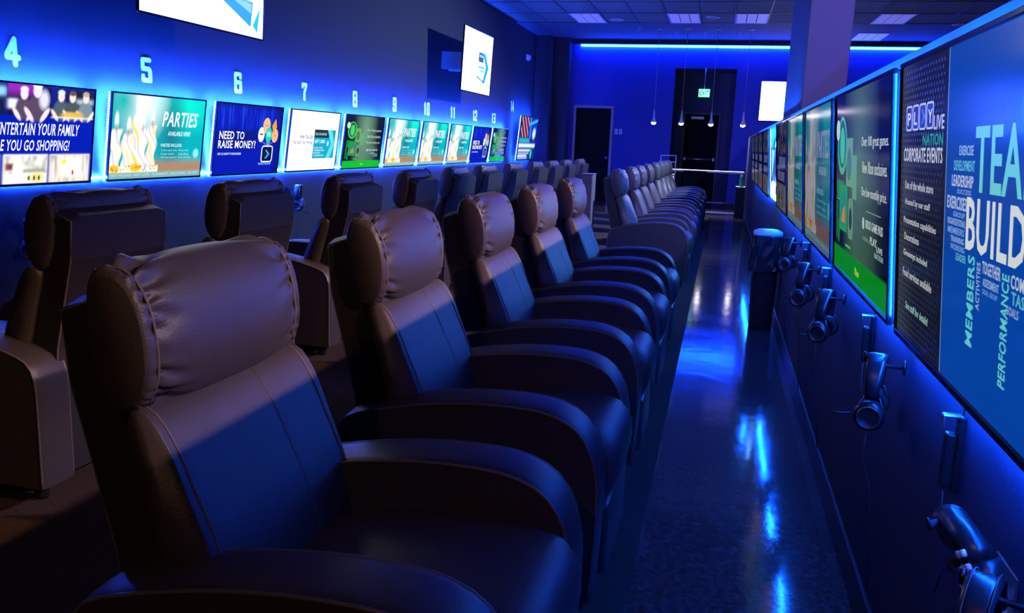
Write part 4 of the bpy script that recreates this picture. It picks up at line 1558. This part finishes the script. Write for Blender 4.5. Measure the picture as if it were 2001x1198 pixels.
HG = 'controller holders on the partition'
for y, z, lab in ((1.70, -0.535, 'black controller holder on the partition, nearest the camera, below the blue screen'),
                  (2.69, -0.53, 'black controller holder on the partition, second from the camera, left of a hanging headset'),
                  (3.765, -0.53, 'black controller holder on the partition, third from the camera'),
                  (4.69, -0.52, 'black controller holder on the partition, fourth from the camera')):
    holder((XR, y, z + H), (0, 0, pi), lab, HG)
GG = 'headsets hanging on the partition'
headset((0.415, 2.19, -0.560 + H), (0, 0, pi - 0.25), 'black headset with a round ringed ear cup, on the partition below the green screen', GG, 0.85)
headset((0.415, 3.26, -0.575 + H), (0, 0, pi - 0.35), 'black headset on the partition with its band showing, below the candle screen', GG, 0.9)
headset((0.415, 4.12, -0.59 + H), (0, 0, pi - 0.3), 'black headset on the partition, third visible from the camera', GG, 0.95)
headset((0.415, 5.05, -0.56 + H), (0, 0, pi - 0.3), 'black headset on the partition, just right of the waste bin', GG, 0.9)
hs = headset((0.40, 1.20, -0.645 + H), (0.1, 0, pi - 0.45), 'large headset with a wide stitched leather band at the lower right corner', GG, 0.85)
b = nb()
for s_ in (-1, 1):
    tube(b, [(s_ * 0.016, (0.0705) * cos(radians(q)), 1.12 * 0.0705 * sin(radians(q)) + 0.004) for q in range(10, 171, 10)], 0.0012, 5)
bm_obj('stitching', b, THREAD, hs, True)
for y, z, lab in ((4.42, -0.68, 'black headset hanging on the left wall at the left edge of the picture'),
                  (7.85, -0.62, 'black headset hanging on the left wall between two recliners')):
    headset((XL + 0.105, y, z + H), (0, 0, 0.35), lab, 'headsets hanging on the left wall', 1.25)


def gamepad(loc, rot, label):
    t = tag(empty('game_controller', loc, rot), label, 'game controller', 'controllers held on the partition')
    b = nb()
    v = [(-0.075, 0.0, 0.02), (-0.03, 0, 0.026), (0.03, 0, 0.026), (0.075, 0, 0.02)]
    tube(b, [(-0.05, 0, 0.010), (0.0, 0, 0.012), (0.05, 0, 0.010)], [0.026, 0.024, 0.026], 12)
    tube(b, [(-0.052, 0, 0.012), (-0.068, 0.004, -0.03), (-0.076, 0.008, -0.062)], [0.027, 0.022, 0.013], 12)
    tube(b, [(0.052, 0, 0.012), (0.068, 0.004, -0.03), (0.076, 0.008, -0.062)], [0.027, 0.022, 0.013], 12)
    bm_obj('body', b, PLASTIC, t, True)
    for x, z in ((-0.045, 0.015), (0.025, -0.01)):
        bm_obj('thumbstick', lathe(nb(), [(0.006, -0.022), (0.006, -0.034), (0.011, -0.036), (0.011, -0.040), (0.004, -0.041)], 12, (x, 0, z), 'y'), SOFTBLACK, t, True)
    for x, z in ((0.05, 0.03), (0.05, 0.0), (0.035, 0.015), (0.065, 0.015)):
        bm_obj('button', lathe(nb(), [(0.006, -0.022), (0.006, -0.029), (0.003, -0.030)], 10, (x, 0, z), 'y'), WHITEP, t, True)
    return t


gamepad((0.425, 1.38, -0.60 + H), (0.3, 0.2, -1.35), 'black game controller beside the large headset at lower right')
cr = nb()
box(cr, -0.004, 0.05, -0.05, 0.05, -0.006, 0.0, 0.002, 1)
box(cr, 0.044, 0.05, -0.05, 0.05, 0.0, 0.018, 0.002, 1)
box(cr, -0.004, 0.0, -0.05, 0.05, 0.0, 0.06, 0.001, 1)
o = bm_obj('controller_shelf', cr, METAL)
o.location = (XR - 0.004, 1.38, -0.685 + H)
o.rotation_euler = (0, 0, pi)
tag(o, 'small metal wall shelf under the game controller at lower right', 'shelf')

# waste bin with bag and pale lid
bn = tag(empty('waste_bin', (0.375, 6.55, 0)), 'waste bin with a crumpled black bag and pale blue-lit lid, against the partition', 'waste bin')
bn.scale = (0.78, 0.85, 1.0)
b = nb()
prof = [(0.105, 0.095, 0.0), (0.108, 0.10, 0.03), (0.128, 0.118, 0.68), (0.131, 0.121, 0.70)]
rings = []
for ax, ay, z in prof:
    ring = []
    for k in range(28):
        a = 2 * pi * k / 28
        c, s_ = cos(a), sin(a)
        e = 0.45
        ring.append(b.verts.new((ax * abs(c) ** e * (1 if c > 0 else -1), ay * abs(s_) ** e * (1 if s_ > 0 else -1), z)))
    rings.append(ring)
for A, B in zip(rings, rings[1:]):
    for k in range(28):
        b.faces.new((A[k], A[(k + 1) % 28], B[(k + 1) % 28], B[k]))
b.faces.new(rings[0][::-1])
bm_obj('bin_body', b, BINP, bn, True)
b = nb()
r_ = random.Random(4)
rings = []
for z, q in ((0.44, 0.022), (0.50, 0.016), (0.56, 0.010), (0.63, 0.006), (0.705, 0.004), (0.712, -0.01)):
    ring = []
    for k in range(48):
        a = 2 * pi * k / 48
        c, s_ = cos(a), sin(a)
        e = 0.45
        g = q + r_.uniform(-0.004, 0.012) + 0.006 * sin(9 * a + z * 30)
        ring.append(b.verts.new(((0.130 + g) * abs(c) ** e * (1 if c > 0 else -1), (0.120 + g) * abs(s_) ** e * (1 if s_ > 0 else -1), z + (r_.uniform(-0.02, 0.02) if z < 0.47 else 0))))
    rings.append(ring)
for A, B in zip(rings, rings[1:]):
    for k in range(48):
        b.faces.new((A[k], A[(k + 1) % 48], B[(k + 1) % 48], B[k]))
bm_obj('bin_bag', b, BAG, bn)
b = nb()
rings = []
for sc, z in ((1.02, 0.710), (1.03, 0.720), (1.0, 0.736), (0.7, 0.750), (0.2, 0.754)):
    rings.append([b.verts.new((0.131 * sc * abs(cos(a)) ** 0.5 * (1 if cos(a) > 0 else -1), 0.121 * sc * abs(sin(a)) ** 0.5 * (1 if sin(a) > 0 else -1), z)) for a in [2 * pi * k / 28 for k in range(28)]])
for A, B in zip(rings, rings[1:]):
    for k in range(28):
        b.faces.new((A[k], A[(k + 1) % 28], B[(k + 1) % 28], B[k]))
b.faces.new(rings[-1])
b.faces.new(rings[0][::-1])
bm_obj('bin_lid', b, LIDP, bn, True)

# small grey cabinet at the end of the left-hand row
cb = tag(empty('side_cabinet', (-1.96, 12.9, 0.006)), 'small low grey box cabinet near the far end of the left-hand row', 'cabinet')
CABM = mat('grey_laminate', (0.11, 0.11, 0.14), 0.5, noise=(6, 0.1))
bm_obj('cabinet_body', box(nb(), -0.085, 0.085, -0.16, 0.16, 0.0, 0.87, 0.008), CABM, cb)
bm_obj('cabinet_top', box(nb(), -0.092, 0.092, -0.175, 0.175, 0.87, 0.888, 0.004), METAL, cb)
bm_obj('cabinet_door', box(nb(), -0.075, 0.075, -0.172, -0.16, 0.04, 0.74, 0.004), CABM, cb)
bm_obj('cabinet_drawer', box(nb(), -0.075, 0.075, -0.172, -0.16, 0.755, 0.86, 0.004), CABM, cb)

# white counter below the pendants
ct = tag(empty('counter', (-0.28, 18.0, 0)), 'long narrow white-topped counter crossing the end of the aisle, lit by pendant lamps', 'counter')
bm_obj('counter_top', box(nb(), -0.80, 0.73, -0.19, 0.19, 0.855, 0.895, 0.006), WHITETOP, ct)
for x in (-0.74, -0.05, 0.67):
    for y in (-0.14, 0.14):
        bm_obj('leg', box(nb(), x - 0.018, x + 0.018, y - 0.018, y + 0.018, 0, 0.855, 0.003, 1), METAL, ct)
bm_obj('foot_rail', tube(nb(), [(-0.74, -0.14, 0.25), (0.67, -0.14, 0.25)], 0.012, 8), METAL, ct, True)

# black high-backed stool in front of the counter
st = tag(empty('desk_chair', (-0.50, 17.15, 0.0), (0, 0, pi / 2)), 'black broad-backed chair standing in front of the white counter', 'chair')
b = box(nb(), -0.245, -0.19, -0.225, 0.225, 0.55, 0.90, 0.02, 3)
bm_obj('backrest', b, DOORM, st, True)
bm_obj('seat', box(nb(), -0.20, 0.22, -0.22, 0.22, 0.42, 0.50, 0.025, 3), LEATHER, st, True)
for x in (-0.2, 0.19):
    for y in (-0.19, 0.19):
        bm_obj('leg', tube(nb(), [(x, y, 0.43), (x * 1.08, y * 1.08, 0.0)], 0.012, 8), METAL, st, True)
bm_obj('back_post', tube(tube(nb(), [(-0.2, -0.17, 0.45), (-0.215, -0.17, 0.60)], 0.01, 8), [(-0.2, 0.17, 0.45), (-0.215, 0.17, 0.60)], 0.01, 8), METAL, st, True)

# metal bar stools by the counter
bs = tag(empty('bar_stool', (-1.14, 18.55, 0)), 'metal bar stool with an open square backrest, left end of the white counter', 'stool', 'metal bar stools')
bm_obj('seat', box(nb(), -0.17, 0.17, -0.17, 0.17, 0.74, 0.78, 0.012), METAL, bs)
for x in (-0.15, 0.15):
    for y in (-0.15, 0.15):
        bm_obj('leg', tube(nb(), [(x, y, 0.75), (x * 1.2, y * 1.2, 0)], 0.012, 8), METAL, bs, True)
bk_ = tube(nb(), [(-0.16, 0.16, 0.76), (-0.16, 0.18, 1.16), (0.16, 0.18, 1.16), (0.16, 0.16, 0.76)], 0.014, 8)
tube(bk_, [(-0.16, 0.17, 1.02), (0.16, 0.17, 1.02)], 0.012, 8)
bm_obj('backrest', bk_, METAL, bs, True)
bm_obj('foot_ring', tube(nb(), [(0.17 * a, 0.17 * c_, 0.28) for a, c_ in ((-1, -1), (1, -1), (1, 1), (-1, 1))], 0.01, 6, True), METAL, bs, True)

# pendants
for k, (x, lab) in enumerate(((-1.451, 'slim bell-shaped pendant lamp, leftmost of four, over the counter'), (-0.889, 'slim pendant lamp, second from the left, in front of the dark doorway'),
                              (-0.293, 'slim bell-shaped pendant lamp, third from the left, in front of the exit door'), (0.338, 'slim bell-shaped pendant lamp, rightmost of four, right of the dark doorway'))):
    p = tag(empty('pendant_lamp', (x, 18.0, ZC)), lab, 'pendant lamp', 'pendant lamps over the counter')
    z0 = 0.50 + H - ZC
    bm_obj('canopy', lathe(nb(), [(0.055, 0.0), (0.05, -0.02), (0.012, -0.03)], 16), METAL, p, True)
    bm_obj('cord', tube(nb(), [(0, 0, -0.02), (0, 0, z0 + 0.24)], 0.005, 6), METAL, p, True)
    bm_obj('lamp_shade', lathe(nb(), [(0.010, z0 + 0.26), (0.016, z0 + 0.18), (0.022, z0 + 0.10), (0.036, z0 + 0.045), (0.060, z0 + 0.012), (0.062, z0 + 0.004), (0.055, z0 + 0.006), (0.03, z0 + 0.05)], 20), WHITEP, p, True)
    bm_obj('bulb', lathe(nb(), [(0.012, z0 + 0.04), (0.040, z0 + 0.02), (0.048, z0 - 0.004), (0.034, z0 - 0.026), (0.010, z0 - 0.034)], 16), BULB, p, True)

# exit sign
ex = tag(empty('exit_sign', (-0.527, 19.985, 1.242 + H)), 'glowing green EXIT sign hanging in front of the tall dark doorway', 'sign')
bm_obj('housing', box(nb(), -0.125, 0.125, -0.02, 0.02, -0.09, 0.09, 0.006), GREENL, ex)
bm_obj('face', box(nb(), -0.112, 0.112, -0.026, -0.0195, -0.078, 0.078, 0.002, 1), WHITEL, ex)
bm_obj('stem', tube(nb(), [(0, 0, 0.088), (0, 0, DZ - 1.242 - H + 0.01)], 0.008, 8), METAL, ex, True)
V, F = text_mesh('EXIT', 1)
o = mesh_obj('letters', [(-0.098 + x * 0.196, -0.0272, -0.055 + y * 0.11) for x, y in V], F, mat('exit_letter_green', (0.0, 0.12, 0.05), 0.5, noise=(9, 0.1), emit=(0.0, 0.16, 0.06), estr=0.8), ex)

# strobe and switch plates
s1 = tag(empty('alarm_strobe', (XL, 18.35, 1.80 + H)), 'small wall-mounted alarm strobe high on the left wall near its end, lit blue', 'alarm')
bm_obj('plate', box(nb(), 0.0, 0.035, -0.09, 0.09, -0.06, 0.06, 0.006), WHITEP, s1)
bm_obj('lens', box(nb(), 0.035, 0.075, 0.0, 0.05, -0.045, 0.045, 0.01), SPARK, s1)
s2 = tag(empty('outlet_plate', (XL, 18.97, 0.01 + H)), 'small outlet plate on the left wall right of the farthest screen', 'outlet')
bm_obj('plate', box(nb(), 0.0, 0.012, -0.06, 0.06, -0.085, 0.085, 0.003, 1), WHITEP, s2)
bm_obj('socket', box(nb(), 0.011, 0.016, -0.025, 0.025, -0.05, 0.05, 0.002, 1), TRIMP, s2)
for x, lab in ((-2.46, 'left one of two light switches on the blue back wall beside the dark door'), (-2.36, 'right one of two light switches on the blue back wall beside the dark door')):
    s3 = tag(empty('light_switch', (x, YB, 0.33 + H)), lab, 'light switch', 'switches beside the dark door')
    bm_obj('plate', box(nb(), -0.035, 0.035, -0.01, 0.0, -0.06, 0.06, 0.003, 1), WHITEP, s3)
    bm_obj('rocker', box(nb(), -0.015, 0.015, -0.016, -0.009, -0.03, 0.03, 0.002, 1), TRIMP, s3)
# small green and white bottle on a stand near the counter's right end
bt = tag(empty('spray_bottle', (0.40, 17.45, 0.62)), 'small green and white bottle on a dark stand near the right end of the counter', 'bottle')
bm_obj('bottle_body', lathe(nb(), [(0.035, 0.0), (0.04, 0.01), (0.04, 0.13), (0.016, 0.17), (0.016, 0.19)], 16), mat('green_bottle', (0.02, 0.45, 0.12), 0.3, noise=(8, 0.1)), bt, True)
bm_obj('cap', lathe(nb(), [(0.02, 0.19), (0.02, 0.22), (0.01, 0.225)], 12), WHITEP, bt, True)
sd = tag(empty('side_stand', (0.39, 17.45, 0)), 'dark narrow stand against the partition near the counter, holding a bottle', 'stand')
bm_obj('stand_body', box(nb(), -0.085, 0.085, -0.16, 0.16, 0.0, 0.60, 0.008), PLASTIC, sd)
bm_obj('stand_top', box(nb(), -0.092, 0.092, -0.17, 0.17, 0.60, 0.62, 0.004), WHITEP, sd)
